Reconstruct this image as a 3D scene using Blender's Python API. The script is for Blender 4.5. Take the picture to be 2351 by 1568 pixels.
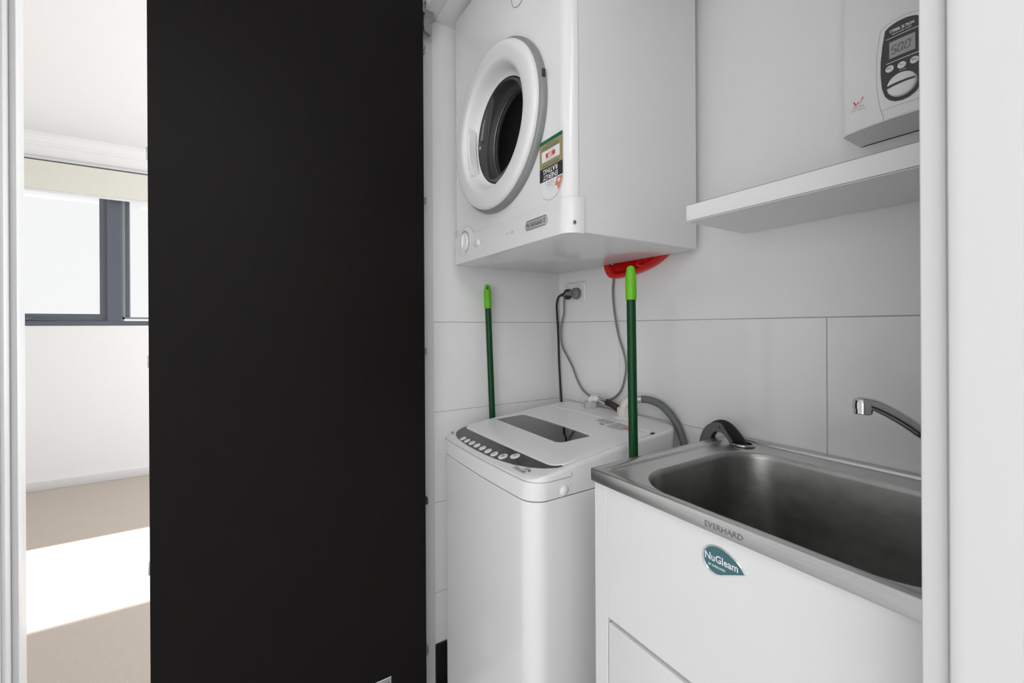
import bpy, bmesh, math, random
from mathutils import Vector, Matrix
random.seed(7)
S = bpy.context.scene
for o in list(bpy.data.objects):
    bpy.data.objects.remove(o)
C = S.collection

# ------------------------------------------------------------------ camera
cam = bpy.data.cameras.new('camera')
cam.sensor_width = 36.0
cam.lens = 36.0 * 980.64 / 2351.0
cam.shift_y = (750.54 - 784.0) / 2351.0
cam.clip_start = 0.02
cam_ob = bpy.data.objects.new('camera', cam)
C.objects.link(cam_ob)
yaw, pitch, roll = 0.563301, -0.000134, -0.005495
fw = Vector((-math.cos(yaw) * math.cos(pitch), math.sin(yaw) * math.cos(pitch), math.sin(pitch)))
r0 = fw.cross(Vector((0, 0, 1))).normalized()
u0 = r0.cross(fw)
cr, sr = math.cos(roll), math.sin(roll)
rr, uu = cr * r0 + sr * u0, -sr * r0 + cr * u0
cam_ob.matrix_world = Matrix(((rr.x, uu.x, -fw.x, 0), (rr.y, uu.y, -fw.y, 0), (rr.z, uu.z, -fw.z, 1.183), (0, 0, 0, 1)))
S.camera = cam_ob

# ------------------------------------------------------------------ world, sun, fill lamps, exposure
S.view_settings.view_transform = 'Standard'
S.view_settings.look = 'None'
S.view_settings.exposure = 0.0
S.view_settings.gamma = 1.0
S.view_settings.use_curve_mapping = False
w = bpy.data.worlds.new('overcast_sky')
S.world = w
w.use_nodes = True
w.node_tree.nodes['Background'].inputs[0].default_value = (1.0, 1.0, 1.0, 1)
w.node_tree.nodes['Background'].inputs[1].default_value = 1.0


def lamp(name, kind, loc, target, energy, size=None, color=(1, 1, 1)):
    d = bpy.data.lights.new(name, kind)
    d.energy = energy
    d.color = color
    if kind == 'AREA':
        d.shape = 'RECTANGLE'
        d.size, d.size_y = size
    o = bpy.data.objects.new(name, d)
    C.objects.link(o)
    o.location = loc
    o.rotation_euler = (Vector(target) - Vector(loc)).to_track_quat('-Z', 'Y').to_euler()
    return o


sun = lamp('sun', 'SUN', (-8, -3, 6), (-8 + 1.0, -3 + 0.45, 6 - 1.075), 12.5, color=(0.93, 0.965, 1.0))
sun.data.angle = math.radians(0.6)
HALL = lamp('hall_fill', 'AREA', (0.62, -2.1, 1.08), (-0.25, 0.7, 1.08), 39.0, (2.5, 2.1))  # added fill from behind the camera; the hall wall has no window
CEIL = lamp('hall_top_fill', 'AREA', (0.95, -0.45, 2.5), (0.95, -0.45, 0), 15.5, (0.9, 0.9))  # added fill under the hall ceiling, lifts the surfaces facing right
BEDL = lamp('bedroom_fill', 'AREA', (-3.0, 2.1, 1.45), (-3.0, 0, 1.45), 76.0, (2.2, 1.9), (0.94, 0.97, 1.0))  # added fill from the bedroom side; that wall has no window

# ------------------------------------------------------------------ materials
MATS = {}


def srgb(r, g, b):
    f = lambda c: c / 12.92 if c <= 0.04045 else ((c + 0.055) / 1.055) ** 2.4
    return (f(r / 255), f(g / 255), f(b / 255))


def mat(name, col, rough=0.5, metal=0.0, var=0.03, scale=(6, 6, 6), nscale=4.0, bump=0.0, bscale=60.0, coat=0.0,
        spec=0.5, rvar=0.05, aniso=0.0, detail=3.0):
    m = bpy.data.materials.new(name)
    m.use_nodes = True
    nt = m.node_tree
    b = nt.nodes['Principled BSDF']
    b.inputs['Roughness'].default_value = rough
    b.inputs['Metallic'].default_value = metal
    b.inputs['Specular IOR Level'].default_value = spec
    b.inputs['Coat Weight'].default_value = coat
    b.inputs['Coat Roughness'].default_value = 0.08
    b.inputs['Anisotropic'].default_value = aniso
    tc = nt.nodes.new('ShaderNodeTexCoord')
    mp = nt.nodes.new('ShaderNodeMapping')
    mp.inputs['Scale'].default_value = scale
    no = nt.nodes.new('ShaderNodeTexNoise')
    no.inputs['Scale'].default_value = nscale
    no.inputs['Detail'].default_value = detail
    nt.links.new(tc.outputs['Object'], mp.inputs['Vector'])
    nt.links.new(mp.outputs['Vector'], no.inputs['Vector'])
    mx = nt.nodes.new('ShaderNodeMix')
    mx.data_type = 'RGBA'
    lo = [max(0, c * (1 - var)) for c in col]
    hi = [min(1, c * (1 + var)) for c in col]
    mx.inputs['A'].default_value = (*lo, 1)
    mx.inputs['B'].default_value = (*hi, 1)
    nt.links.new(no.outputs['Fac'], mx.inputs['Factor'])
    nt.links.new(mx.outputs['Result'], b.inputs['Base Color'])
    mr = nt.nodes.new('ShaderNodeMapRange')
    mr.inputs['To Min'].default_value = max(0.02, rough - rvar)
    mr.inputs['To Max'].default_value = min(1, rough + rvar)
    nt.links.new(no.outputs['Fac'], mr.inputs['Value'])
    nt.links.new(mr.outputs['Result'], b.inputs['Roughness'])
    if bump:
        n2 = nt.nodes.new('ShaderNodeTexNoise')
        n2.inputs['Scale'].default_value = bscale
        n2.inputs['Detail'].default_value = 4
        nt.links.new(mp.outputs['Vector'], n2.inputs['Vector'])
        bp = nt.nodes.new('ShaderNodeBump')
        bp.inputs['Strength'].default_value = bump
        bp.inputs['Distance'].default_value = 0.002
        nt.links.new(n2.outputs['Fac'], bp.inputs['Height'])
        nt.links.new(bp.outputs['Normal'], b.inputs['Normal'])
    MATS[name] = m
    return m


def glassy(name, tint, refl=0.06, rough=0.02, clear=1.0):
    """thin pane: mostly see-through, a little mirror"""
    m = bpy.data.materials.new(name)
    m.use_nodes = True
    nt = m.node_tree
    nt.nodes.clear()
    out = nt.nodes.new('ShaderNodeOutputMaterial')
    tr = nt.nodes.new('ShaderNodeBsdfTransparent')
    tr.inputs['Color'].default_value = (*tint, 1)
    gl = nt.nodes.new('ShaderNodeBsdfGlossy')
    gl.inputs['Roughness'].default_value = rough
    lw = nt.nodes.new('ShaderNodeLayerWeight')
    lw.inputs['Blend'].default_value = 0.5
    pw = nt.nodes.new('ShaderNodeMath')
    pw.operation = 'POWER'
    pw.inputs[1].default_value = 4.0
    no = nt.nodes.new('ShaderNodeTexNoise')
    no.inputs['Scale'].default_value = 5
    ml = nt.nodes.new('ShaderNodeMath')
    ml.operation = 'MULTIPLY_ADD'
    ml.inputs[1].default_value = 0.01
    ml.inputs[2].default_value = refl
    ad = nt.nodes.new('ShaderNodeMath')
    ad.operation = 'ADD'
    ad.use_clamp = True
    nt.links.new(no.outputs['Fac'], ml.inputs[0])
    nt.links.new(lw.outputs['Facing'], pw.inputs[0])
    nt.links.new(pw.outputs[0], ad.inputs[0])
    nt.links.new(ml.outputs[0], ad.inputs[1])
    mx = nt.nodes.new('ShaderNodeMixShader')
    nt.links.new(ad.outputs[0], mx.inputs['Fac'])
    nt.links.new(tr.outputs[0], mx.inputs[1])
    nt.links.new(gl.outputs[0], mx.inputs[2])
    nt.links.new(mx.outputs[0], out.inputs['Surface'])
    MATS[name] = m
    return m


mat('wall_paint', (0.88, 0.88, 0.88), 0.55, var=0.012, bump=0.05, bscale=90)
mat('bed_paint', (0.88, 0.88, 0.88), 0.6, var=0.01, bump=0.05, bscale=90)
mat('ceiling_paint', (0.88, 0.88, 0.88), 0.7, var=0.01, bump=0.04, bscale=60)
mat('trim_gloss', (0.74, 0.74, 0.74), 0.34, var=0.004, rvar=0.01, nscale=0.7)
mat('tile_glaze', (0.89, 0.89, 0.89), 0.1, var=0.02, nscale=2.0, rvar=0.03)
mat('grout', (0.48, 0.48, 0.48), 0.9, var=0.1)
mat('black_tile', (0.012, 0.012, 0.012), 0.35, var=0.2)
mat('enamel', (0.88, 0.88, 0.88), 0.22, var=0.008, coat=0.3)
mat('plastic_white', (0.88, 0.88, 0.88), 0.32, var=0.01)
mat('plastic_cream', (0.78, 0.77, 0.71), 0.4, var=0.02)
mat('plastic_grey', (0.55, 0.55, 0.54), 0.45, var=0.03)
mat('enamel_gloss', (0.88, 0.88, 0.88), 0.2, var=0.008, coat=0.05, rvar=0.03)
mat('shelf_paint', (0.92, 0.92, 0.92), 0.4, var=0.008)
mat('melamine', (0.84, 0.84, 0.845), 0.22, var=0.008)
mat('rim_grey', (0.26, 0.265, 0.27), 0.35, var=0.08)
mat('gap_shade', (0.03, 0.03, 0.03), 0.8, var=0.2)  # near-black painted in for the shade inside gaps and the hose hole
mat('hairline', (0.33, 0.33, 0.32), 0.7, var=0.1)
mat('ink', (0.025, 0.025, 0.025), 0.6, var=0.1)
mat('lcd_ink', (0.12, 0.12, 0.115), 0.4, var=0.03)
mat('ink_grey', (0.30, 0.30, 0.30), 0.6, var=0.1)
mat('ink_pale', (0.60, 0.60, 0.60), 0.6, var=0.05)
mat('print_white', (0.88, 0.88, 0.88), 0.5, var=0.02)
mat('print_red', srgb(215, 70, 40), 0.5, var=0.05)
mat('stripe_red', srgb(120, 52, 34), 0.5, var=0.05)
mat('print_salmon', srgb(215, 140, 125), 0.5, var=0.05)
mat('print_green', srgb(0, 110, 72), 0.45, var=0.05)
mat('print_tan', srgb(160, 150, 115), 0.5, var=0.04)
mat('console_dark', (0.045, 0.045, 0.046), 0.2, var=0.08)
mat('rubber_black', (0.018, 0.018, 0.018), 0.5, var=0.2)
mat('hose_grey', (0.16, 0.17, 0.18), 0.45, var=0.08)
mat('cord_grey', (0.22, 0.22, 0.22), 0.5, var=0.06)
mat('guide_grey', (0.125, 0.125, 0.122), 0.5, var=0.12)
mat('green_pole', srgb(0, 66, 24), 0.36, spec=0.3, var=0.12, nscale=2)
mat('green_grip', srgb(104, 190, 14), 0.5, var=0.04, bump=0.25, bscale=40)
mat('slot_shade', srgb(14, 40, 8), 0.6, var=0.1)  # dark green painted in for the shaded hanging hole
mat('red_plastic', srgb(214, 22, 20), 0.33, var=0.06)
mat('teal_enamel', srgb(64, 112, 120), 0.3, var=0.05)
mat('chrome', (0.72, 0.72, 0.73), 0.1, metal=1.0, var=0.02, rvar=0.03)
mat('silver', (0.55, 0.55, 0.56), 0.32, metal=0.9, var=0.04)
mat('badge_silver', (0.48, 0.48, 0.48), 0.4, metal=0.1, var=0.06)
mat('steel', (0.62, 0.62, 0.615), 0.3, metal=1.0, var=0.10, scale=(2, 60, 60), nscale=5, rvar=0.05, bump=0.02, bscale=20)
mat('engraving', (0.25, 0.25, 0.25), 0.4, metal=0.6, var=0.05)
mat('steel_bowl', (0.39, 0.388, 0.378), 0.36, metal=1.0, var=0.22, scale=(10, 10, 16), nscale=4, rvar=0.08, detail=6)
mat('ring_steel', (0.50, 0.50, 0.50), 0.2, metal=1.0, var=0.03)
mat('lcd', (0.40, 0.405, 0.39), 0.25, var=0.02)
mat('aluminium_dark', srgb(92, 98, 108), 0.4, var=0.05)
mat('aluminium_mid', srgb(140, 142, 142), 0.4, var=0.05)
mat('blind_cloth', srgb(226, 225, 214), 0.8, var=0.015, bump=0.1, bscale=200)
mat('blind_rail', (0.86, 0.86, 0.88), 0.4, var=0.01)
mat('brass_dark', (0.10, 0.085, 0.05), 0.4, metal=0.8, var=0.2)
mat('hinge_steel', (0.42, 0.42, 0.41), 0.38, metal=0.85, var=0.06)
mat('smoke_in', (0.19, 0.19, 0.19), 0.32, var=0.1)
mat('tub_dark', (0.045, 0.045, 0.046), 0.4, var=0.1)
mat('drum_steel', (0.6, 0.6, 0.6), 0.25, metal=0.8, var=0.1)
mat('plate_grey', (0.38, 0.38, 0.38), 0.4, metal=0.4, var=0.04)
mat('hall_carpet', (0.76, 0.76, 0.76), 0.95, var=0.1, nscale=120, spec=0.05)
mat('floor_tile', (0.7, 0.7, 0.7), 0.4, var=0.05)
glassy('window_glass', (0.985, 0.99, 0.99))
glassy('smoked_glass', (0.34, 0.34, 0.34))
glassy('door_glass', (0.62, 0.62, 0.62))

# carpet: short twisted pile
m = mat('carpet', srgb(197, 185, 174), 0.95, var=0.2, scale=(1, 1, 1), nscale=330, bump=0.6, bscale=520, spec=0.05, detail=5)
m.node_tree.nodes['Bump'].inputs['Distance'].default_value = 0.006
# dark stained door veneer with a fine vertical grain
m = mat('dark_veneer', (0.0062, 0.0053, 0.0046), 0.46, var=0.45, scale=(260, 260, 4), nscale=1.6, rvar=0.07, bump=0.15, bscale=1.5, spec=0.13)

# ------------------------------------------------------------------ mesh helpers
ORG = {}


def link(name, data, parent=None, loc=(0, 0, 0)):
    o = bpy.data.objects.new(name, data)
    C.objects.link(o)
    if parent is not None:
        o.parent = parent
        base = ORG[parent.name]
        o.location = Vector(loc) - base
    else:
        o.location = loc
    ORG[o.name] = Vector(loc)
    return o


def thing(name, label, cat, loc, group=None):
    o = link(name, None, None, loc)
    o.empty_display_size = 0.05
    tag(o, label, cat, group)
    return o


def tag(o, label, cat=None, group=None):
    o['label'] = label
    if cat:
        o['category'] = cat
    if group:
        o['group'] = group
    return o


def obj(name, bm, m, parent=None, smooth=True, angle=0.6, loc=None):
    """bm holds world coordinates; the object's origin goes to the parent's origin (or the base of the mesh)"""
    bmesh.ops.recalc_face_normals(bm, faces=bm.faces)
    if loc is None:
        if parent is not None:
            loc = ORG[parent.name]
        else:
            vs = [v.co for v in bm.verts]
            loc = Vector(((min(v.x for v in vs) + max(v.x for v in vs)) / 2, (min(v.y for v in vs) + max(v.y for v in vs)) / 2, min(v.z for v in vs)))
    loc = Vector(loc)
    for v in bm.verts:
        v.co -= loc
    me = bpy.data.meshes.new(name)
    bm.to_mesh(me)
    bm.free()
    me.materials.append(MATS[m])
    if smooth:
        me.polygons.foreach_set('use_smooth', [True] * len(me.polygons))
        me.set_sharp_from_angle(angle=angle)
    return link(name, me, parent, loc)


def cut(o, bm):
    """take the shape in bm (world coordinates) out of the object's mesh"""
    bmesh.ops.recalc_face_normals(bm, faces=bm.faces)
    me = bpy.data.meshes.new('cutter')
    bm.to_mesh(me)
    bm.free()
    k = bpy.data.objects.new('cutter', me)
    C.objects.link(k)
    md = o.modifiers.new('cut', 'BOOLEAN')
    md.object = k
    md.operation = 'DIFFERENCE'
    md.solver = 'EXACT'
    bpy.context.view_layer.update()
    new = bpy.data.meshes.new_from_object(o.evaluated_get(bpy.context.evaluated_depsgraph_get()))
    old = o.data
    o.modifiers.clear()
    o.data = new
    new.name = old.name
    bpy.data.objects.remove(k)
    bpy.data.meshes.remove(me)
    bpy.data.meshes.remove(old)


def structure(o, label=None):
    o['kind'] = 'structure'
    if label:
        o['label'] = label
    return o


def NB():
    return bmesh.new()


def box(bm, x0, x1, y0, y1, z0, z1, bev=0.0, seg=2):
    g = bmesh.ops.create_cube(bm, size=1.0)
    vs = g['verts']
    for v in vs:
        v.co = Vector((x0 + (v.co.x + .5) * (x1 - x0), y0 + (v.co.y + .5) * (y1 - y0), z0 + (v.co.z + .5) * (z1 - z0)))
    if bev:
        es = list({e for v in vs for e in v.link_edges})
        bmesh.ops.bevel(bm, geom=es, offset=bev, segments=seg, affect='EDGES', profile=0.5)
    return bm


def bx(*a, **k):
    return box(NB(), *a, **k)


def loft(bm, loops, cap0=True, cap1=True, closed=True):
    rows = [[bm.verts.new(Vector(p)) for p in L] for L in loops]
    n = len(rows[0])
    for a, b in zip(rows, rows[1:]):
        for i in range(n if closed else n - 1):
            j = (i + 1) % n
            try:
                bm.faces.new((a[i], a[j], b[j], b[i]))
            except ValueError:
                pass
    if cap0:
        bm.faces.new(rows[0][::-1])
    if cap1:
        bm.faces.new(rows[-1])
    return bm


def rrect(x0, x1, y0, y1, r, n=6, ne=1):
    """rounded rectangle, CCW from the lower right; ne = pieces per straight edge"""
    out = []
    cs = [(x1 - r, y0 + r, -90), (x1 - r, y1 - r, 0), (x0 + r, y1 - r, 90), (x0 + r, y0 + r, 180)]
    for k, (cx, cy, a) in enumerate(cs):
        arc = [(cx + r * math.cos(math.radians(a + 90 * i / n)), cy + r * math.sin(math.radians(a + 90 * i / n))) for i in range(n + 1)]
        out += arc
        nx = cs[(k + 1) % 4]
        a2 = nx[2]
        p, q = arc[-1], (nx[0] + r * math.cos(math.radians(a2)), nx[1] + r * math.sin(math.radians(a2)))
        for i in range(1, ne):
            out.append((p[0] + (q[0] - p[0]) * i / ne, p[1] + (q[1] - p[1]) * i / ne))
    return out


def rquad(c, rad, n=6, ne=1):
    """rounded quadrilateral from 4 corners in the order of rrect"""
    out = []
    ends = []
    for k in range(4):
        P, A, B = Vector(c[k]), Vector(c[k - 1]), Vector(c[(k + 1) % 4])
        r = rad[k] if isinstance(rad, (list, tuple)) else rad
        p = P + (A - P).normalized() * r
        q = P + (B - P).normalized() * r
        arc = [tuple((1 - t) ** 2 * p + 2 * t * (1 - t) * P + t * t * q) for t in [i / n for i in range(n + 1)]]
        ends.append(arc)
    for k in range(4):
        out += ends[k]
        p, q = ends[k][-1], ends[(k + 1) % 4][0]
        for i in range(1, ne):
            out.append((p[0] + (q[0] - p[0]) * i / ne, p[1] + (q[1] - p[1]) * i / ne))
    return out


def catmull(pts, n=6):
    pts = [Vector(p) for p in pts]
    out = []
    for i in range(len(pts) - 1):
        p0, p1, p2, p3 = pts[max(i - 1, 0)], pts[i], pts[i + 1], pts[min(i + 2, len(pts) - 1)]
        for k in range(n):
            t = k / n
            out.append(0.5 * ((2 * p1) + (p2 - p0) * t + (2 * p0 - 5 * p1 + 4 * p2 - p3) * t * t + (3 * p1 - p0 - 3 * p2 + p3) * t ** 3))
    out.append(pts[-1])
    return out


def tube(bm, path, r, n=12, caps=True, squash=None):
    path = [Vector(p) for p in path]
    rs = r if isinstance(r, (list, tuple)) else [r] * len(path)
    t0 = (path[1] - path[0]).normalized()
    ref = Vector((0, 0, 1)) if abs(t0.z) < 0.9 else Vector((1, 0, 0))
    nrm = t0.cross(ref).normalized()
    loops = []
    for i, p in enumerate(path):
        t = (path[min(i + 1, len(path) - 1)] - path[max(i - 1, 0)]).normalized()
        nrm = (nrm - t * nrm.dot(t)).normalized()
        b = t.cross(nrm)
        sq = squash or (1, 1)
        loops.append([p + rs[i] * (math.cos(a) * nrm * sq[0] + math.sin(a) * b * sq[1]) for a in [2 * math.pi * k / n for k in range(n)]])
    return loft(bm, loops, caps, caps)


def lathe(bm, prof, c, axis='Z', n=32, cap0=False, cap1=False):
    """prof: list of (radius, height along the axis)"""
    c = Vector(c)
    ax = {'X': (Vector((0, 1, 0)), Vector((0, 0, 1)), Vector((1, 0, 0))),
          'Y': (Vector((1, 0, 0)), Vector((0, 0, 1)), Vector((0, 1, 0))),
          'Z': (Vector((1, 0, 0)), Vector((0, 1, 0)), Vector((0, 0, 1)))}[axis] if isinstance(axis, str) else axis
    loops = [[c + ax[0] * (r * math.cos(2 * math.pi * k / n)) + ax[1] * (r * math.sin(2 * math.pi * k / n)) + ax[2] * h for k in range(n)] for r, h in prof]
    return loft(bm, loops, cap0, cap1)


def frame(nrm):
    nrm = Vector(nrm).normalized()
    ref = Vector((0, 0, 1)) if abs(nrm.z) < 0.9 else Vector((1, 0, 0))
    a = ref.cross(nrm).normalized()
    return (a, nrm.cross(a), nrm)


def poly(bm, pts, thick=None):
    """flat polygon of 3D points, optionally extruded by vector thick"""
    if thick is None:
        f = bm.faces.new([bm.verts.new(Vector(p)) for p in pts])
        f.normal_update()
        bmesh.ops.triangulate(bm, faces=[f])
        return bm
    t = Vector(thick)
    return loft(bm, [pts, [Vector(p) + t for p in pts]])


def text(body, org, xd, yd, size, m, parent, name='lettering', align='CENTER', ext=0.0, shear=0.0, wide=1.0, bold=0.0, lift=0.0004):
    cu = bpy.data.curves.new(name, 'FONT')
    cu.body = body
    cu.size = size
    cu.align_x = align
    cu.align_y = 'CENTER'
    cu.extrude = ext
    cu.shear = shear
    cu.offset = bold
    cu.resolution_u = 2
    tmp = bpy.data.objects.new('tmp', cu)
    C.objects.link(tmp)
    bpy.context.view_layer.update()
    me = bpy.data.meshes.new_from_object(tmp.evaluated_get(bpy.context.evaluated_depsgraph_get()))
    bpy.data.objects.remove(tmp)
    xd, yd = Vector(xd).normalized(), Vector(yd).normalized()
    n = xd.cross(yd)
    base = ORG[parent.name]
    M = Matrix(((xd.x * wide, yd.x, n.x, 0), (xd.y * wide, yd.y, n.y, 0), (xd.z * wide, yd.z, n.z, 0), (0, 0, 0, 1)))
    M.translation = Vector(org) + n * lift - base
    me.transform(M)
    me.materials.clear()
    me.materials.append(MATS[m])
    return link(name, me, parent, base)


XA, YB = -1.337, 1.067      # faces of the tiled laundry walls
UP = (0, 0, 1)
PX = (1, 0, 0)
NX = (-1, 0, 0)
DN = (0, 0, -1)

# ------------------------------------------------------------------ room shell
XF = -4.513
bm = NB()
box(bm, -4.75, -1.40, -2.7, 2.3, -0.1, 0.0)
structure(obj('floor', bm, 'carpet', smooth=False))
bm = NB()
box(bm, -1.40, 1.7, -2.3, 0.50, -0.1, 0.0)
structure(obj('floor_hall', bm, 'hall_carpet', smooth=False))
bm = NB()
box(bm, -1.45, 0.1, 0.50, 1.2, -0.1, 0.0)
structure(obj('floor_laundry', bm, 'floor_tile', smooth=False))
structure(obj('ceiling', bx(-4.75, -1.40, -2.7, 2.3, 2.60, 2.72), 'ceiling_paint', smooth=False))
structure(obj('ceiling_hall', bx(-1.40, 1.7, -2.3, 0.50, 2.56, 2.68), 'ceiling_paint', smooth=False))
structure(obj('ceiling_laundry', bx(-1.44, 0.04, 0.545, 1.10, 2.20, 2.26), 'wall_paint', smooth=False))

# wall with the window at the far side of the bedroom
WY0, WY1, WZ0, WZ1 = -2.35, 1.75, 1.21, 2.45
bm = NB()
box(bm, XF - 0.16, XF, -2.7, 2.3, 0.0, WZ0)
box(bm, XF - 0.16, XF, -2.7, 2.3, WZ1, 2.60)
box(bm, XF - 0.16, XF, -2.7, WY0, WZ0, WZ1)
box(bm, XF - 0.16, XF, WY1, 2.3, WZ0, WZ1)
structure(obj('wall_far', bm, 'bed_paint', smooth=False))
structure(obj('wall_bedroom_south', bx(-4.7, -1.445, -2.7, -2.6, 0, 2.6), 'bed_paint', smooth=False))
structure(obj('wall_bedroom_north', bx(-4.7, -1.445, 2.2, 2.3, 0, 2.6), 'bed_paint', smooth=False))
# partition between hall / laundry and bedroom, with the bedroom doorway
bm = NB()
box(bm, -1.445, -1.345, -2.6, -0.44, 0, 2.6)
box(bm, -1.445, -1.345, -0.44, 0.38, 2.15, 2.6)
box(bm, -1.445, -1.3385, 0.38, 1.10, 0, 2.6)
box(bm, -1.445, -1.345, 1.10, 2.3, 0, 2.6)
wall_left = structure(obj('wall_left', bm, 'wall_paint', smooth=False))
wall_back = structure(obj('wall_back', bx(-1.445, 0.04, YB + 0.0015, 1.18, 0, 2.6), 'wall_paint', smooth=False))
structure(obj('wall_laundry_right', bx(-0.05, 0.04, 0.57, 1.07, 0, 2.6), 'wall_paint', smooth=False))
bm = NB()
box(bm, -0.1035, 1.7, 0.50, 0.57, 0, 2.6)
box(bm, -1.337, -0.1035, 0.50, 0.545, 2.235, 2.6)
structure(obj('wall_front', bm, 'wall_paint', smooth=False))
structure(obj('wall_right', bx(1.6, 1.7, -2.3, 0.57, 0, 2.6), 'wall_paint', smooth=False))
structure(obj('wall_rear', bx(-1.345, 1.7, -2.3, -2.2, 0, 2.6), 'wall_paint', smooth=False))

# wall tiles, 600 x 300, laid with open recessed joints up to 1.2 m; the painted wall above stands flush
def wall_tile(parent, axis, a0, a1, z0, z1, out, ga=0.0009, gb=0.0009):
    g = 0.0009
    bm = NB()
    if axis == 'B':
        box(bm, a0 + ga, a1 - gb, YB - out, YB + 0.0015, z0 + g, z1 - g, 0.0008, 1)
    else:
        box(bm, XA - 0.0015, XA + out, a0 + g, a1 - g, z0 + g, z1 - g, 0.0008, 1)
    return obj('tile', bm, 'tile_glaze', parent)


for row in range(4):
    z0, z1 = 0.3 * row, 0.3 * row + 0.3
    xs = [XA, -1.017, -0.417, -0.05]
    for k in range(3):
        wall_tile(wall_back, 'B', xs[k], xs[k + 1], z0, z1, 0.0 + 0.0004 * ((k + row) % 2), (-0.0008, 0.0003, 0.0008)[k], (0.0003, 0.0008, 0.0)[k])
    wall_tile(wall_left, 'A', 0.536, YB - 0.001, max(z0, 0.131), z1, 0.0)
obj('grout_bed', bx(XA, -0.05, YB + 0.0011, YB + 0.0016, 0.0, 1.2015), 'grout', wall_back, smooth=False)
obj('grout_bed', bx(XA - 0.0016, XA - 0.0011, 0.536, YB, 0.131, 1.2015), 'grout', wall_left, smooth=False)
# painted lining above the tiles (its lower edge makes the joint at eye level)
obj('lining_panel', bx(XA, -0.05, YB - 0.0006, YB + 0.0015, 1.2012, 2.2, 0.0005, 1), 'wall_paint', wall_back)
obj('lining_panel', bx(XA - 0.0015, XA + 0.0004, 0.536, YB - 0.001, 1.2012, 2.2, 0.0005, 1), 'wall_paint', wall_left)
structure(obj('baseboard_left', box(bx(XA - 0.001, XA + 0.006, 0.537, YB, 0.0, 0.131, 0.001, 1), XA + 0.004, XA + 0.055, 0.537, YB, 0.0, 0.005, 0.001, 1), 'black_tile'))

# bedroom trim
bm = NB()
box(bm, XF, XF + 0.014, -2.6, 2.2, 0.0, 0.066, 0.003, 2)
structure(obj('baseboard_far', bm, 'trim_gloss'))
bm = NB()     # stepped cornice along the ceiling
prof = [(0.0, 2.435), (0.018, 2.435), (0.018, 2.452), (0.03, 2.458), (0.05, 2.49), (0.075, 2.515), (0.085, 2.52), (0.085, 2.533), (0.10, 2.54), (0.125, 2.575), (0.125, 2.60), (0.0, 2.60)]
loft(bm, [[(XF + a, -2.6, z) for a, z in prof], [(XF + a, 2.2, z) for a, z in prof]])
structure(obj('trim_1', bm, 'ceiling_paint', angle=0.3))

# doorway trim of the bedroom (left edge of the picture): lining, stop, architrave
bm = NB()
box(bm, -1.445, -1.3405, -0.440, -0.427, 0, 2.14, 0.0015, 2)
tr = structure(obj('trim_2', bm, 'trim_gloss'), 'white doorway lining at the bedroom entrance')
obj('door_stop', bx(-1.393, -1.368, -0.4275, -0.4165, 0, 2.14, 0.002, 3), 'trim_gloss', tr)
bm = NB()
pr = [(-1.345, -0.4335), (-1.3352, -0.4335), (-1.3335, -0.4345), (-1.3325, -0.4365), (-1.330, -0.445), (-1.328, -0.46), (-1.330, -0.50), (-1.345, -0.50)]
loft(bm, [[(x, y, 0) for x, y in pr], [(x, y, 2.18) for x, y in pr]])
obj('architrave', bm, 'trim_gloss', tr, angle=0.4)
bm = NB()
box(bm, -1.445, -1.34, 0.367, 0.38, 0, 2.14, 0.0015, 2)
structure(obj('trim_3', bm, 'trim_gloss'))

# lining of the laundry opening
bm = NB()
box(bm, -1.3375, XA + 0.0008, 0.5005, 0.5362, 0, 2.2, 0.0004, 1)
box(bm, -1.3365, -0.1235, 0.5005, 0.545, 2.2, 2.234, 0.001, 1)
structure(obj('trim_4', bm, 'trim_gloss'), 'white lining of the laundry opening')
structure(obj('trim_5', bx(-0.1236, -0.1062, 0.4935, 0.572, 0, 2.2, 0.0016, 3), 'trim_gloss'), 'white edge board at the right of the laundry opening')
bm = NB()
pr = [(-0.1046, 0.4995), (-0.1046, 0.486), (-0.1042, 0.4838), (-0.103, 0.4822), (-0.1005, 0.4812), (-0.095, 0.481), (-0.012, 0.481), (-0.010, 0.483), (-0.010, 0.4995)]
loft(bm, [[(x, y, 0) for x, y in pr], [(x, y, 2.28) for x, y in pr]])
structure(obj('trim_6', bm, 'trim_gloss', angle=0.35), 'wide white architrave beside the laundry opening')
structure(obj('trim_7', bx(-0.1062, -0.1046, 0.4965, 0.4995, 0, 2.2), 'gap_shade', smooth=False))  # dark strip fills the groove in place of its shade

# ------------------------------------------------------------------ bedroom window
win = structure(link('window_1', None, None, (XF - 0.06, -0.3, WZ0)), 'dark grey aluminium window of the bedroom')
DEP = (XF - 0.075, XF + 0.004)
obj('window_sill', bx(*DEP, WY0, WY1, 1.21, 1.247, 0.001, 1), 'aluminium_dark', win)
obj('window_head', bx(*DEP, WY0, WY1, 2.41, 2.45, 0.001, 1), 'aluminium_dark', win)
for y in (WY0, WY1 - 0.045):
    obj('window_stile', bx(*DEP, y, y + 0.045, 1.247, 2.41, 0.001, 1), 'aluminium_dark', win)
for ym in (-0.891, 0.60, -2.05):
    if ym > -2:
        obj('mullion', bx(*DEP, ym, ym + 0.086, 1.247, 2.41, 0.001, 1), 'aluminium_dark', win)
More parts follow.
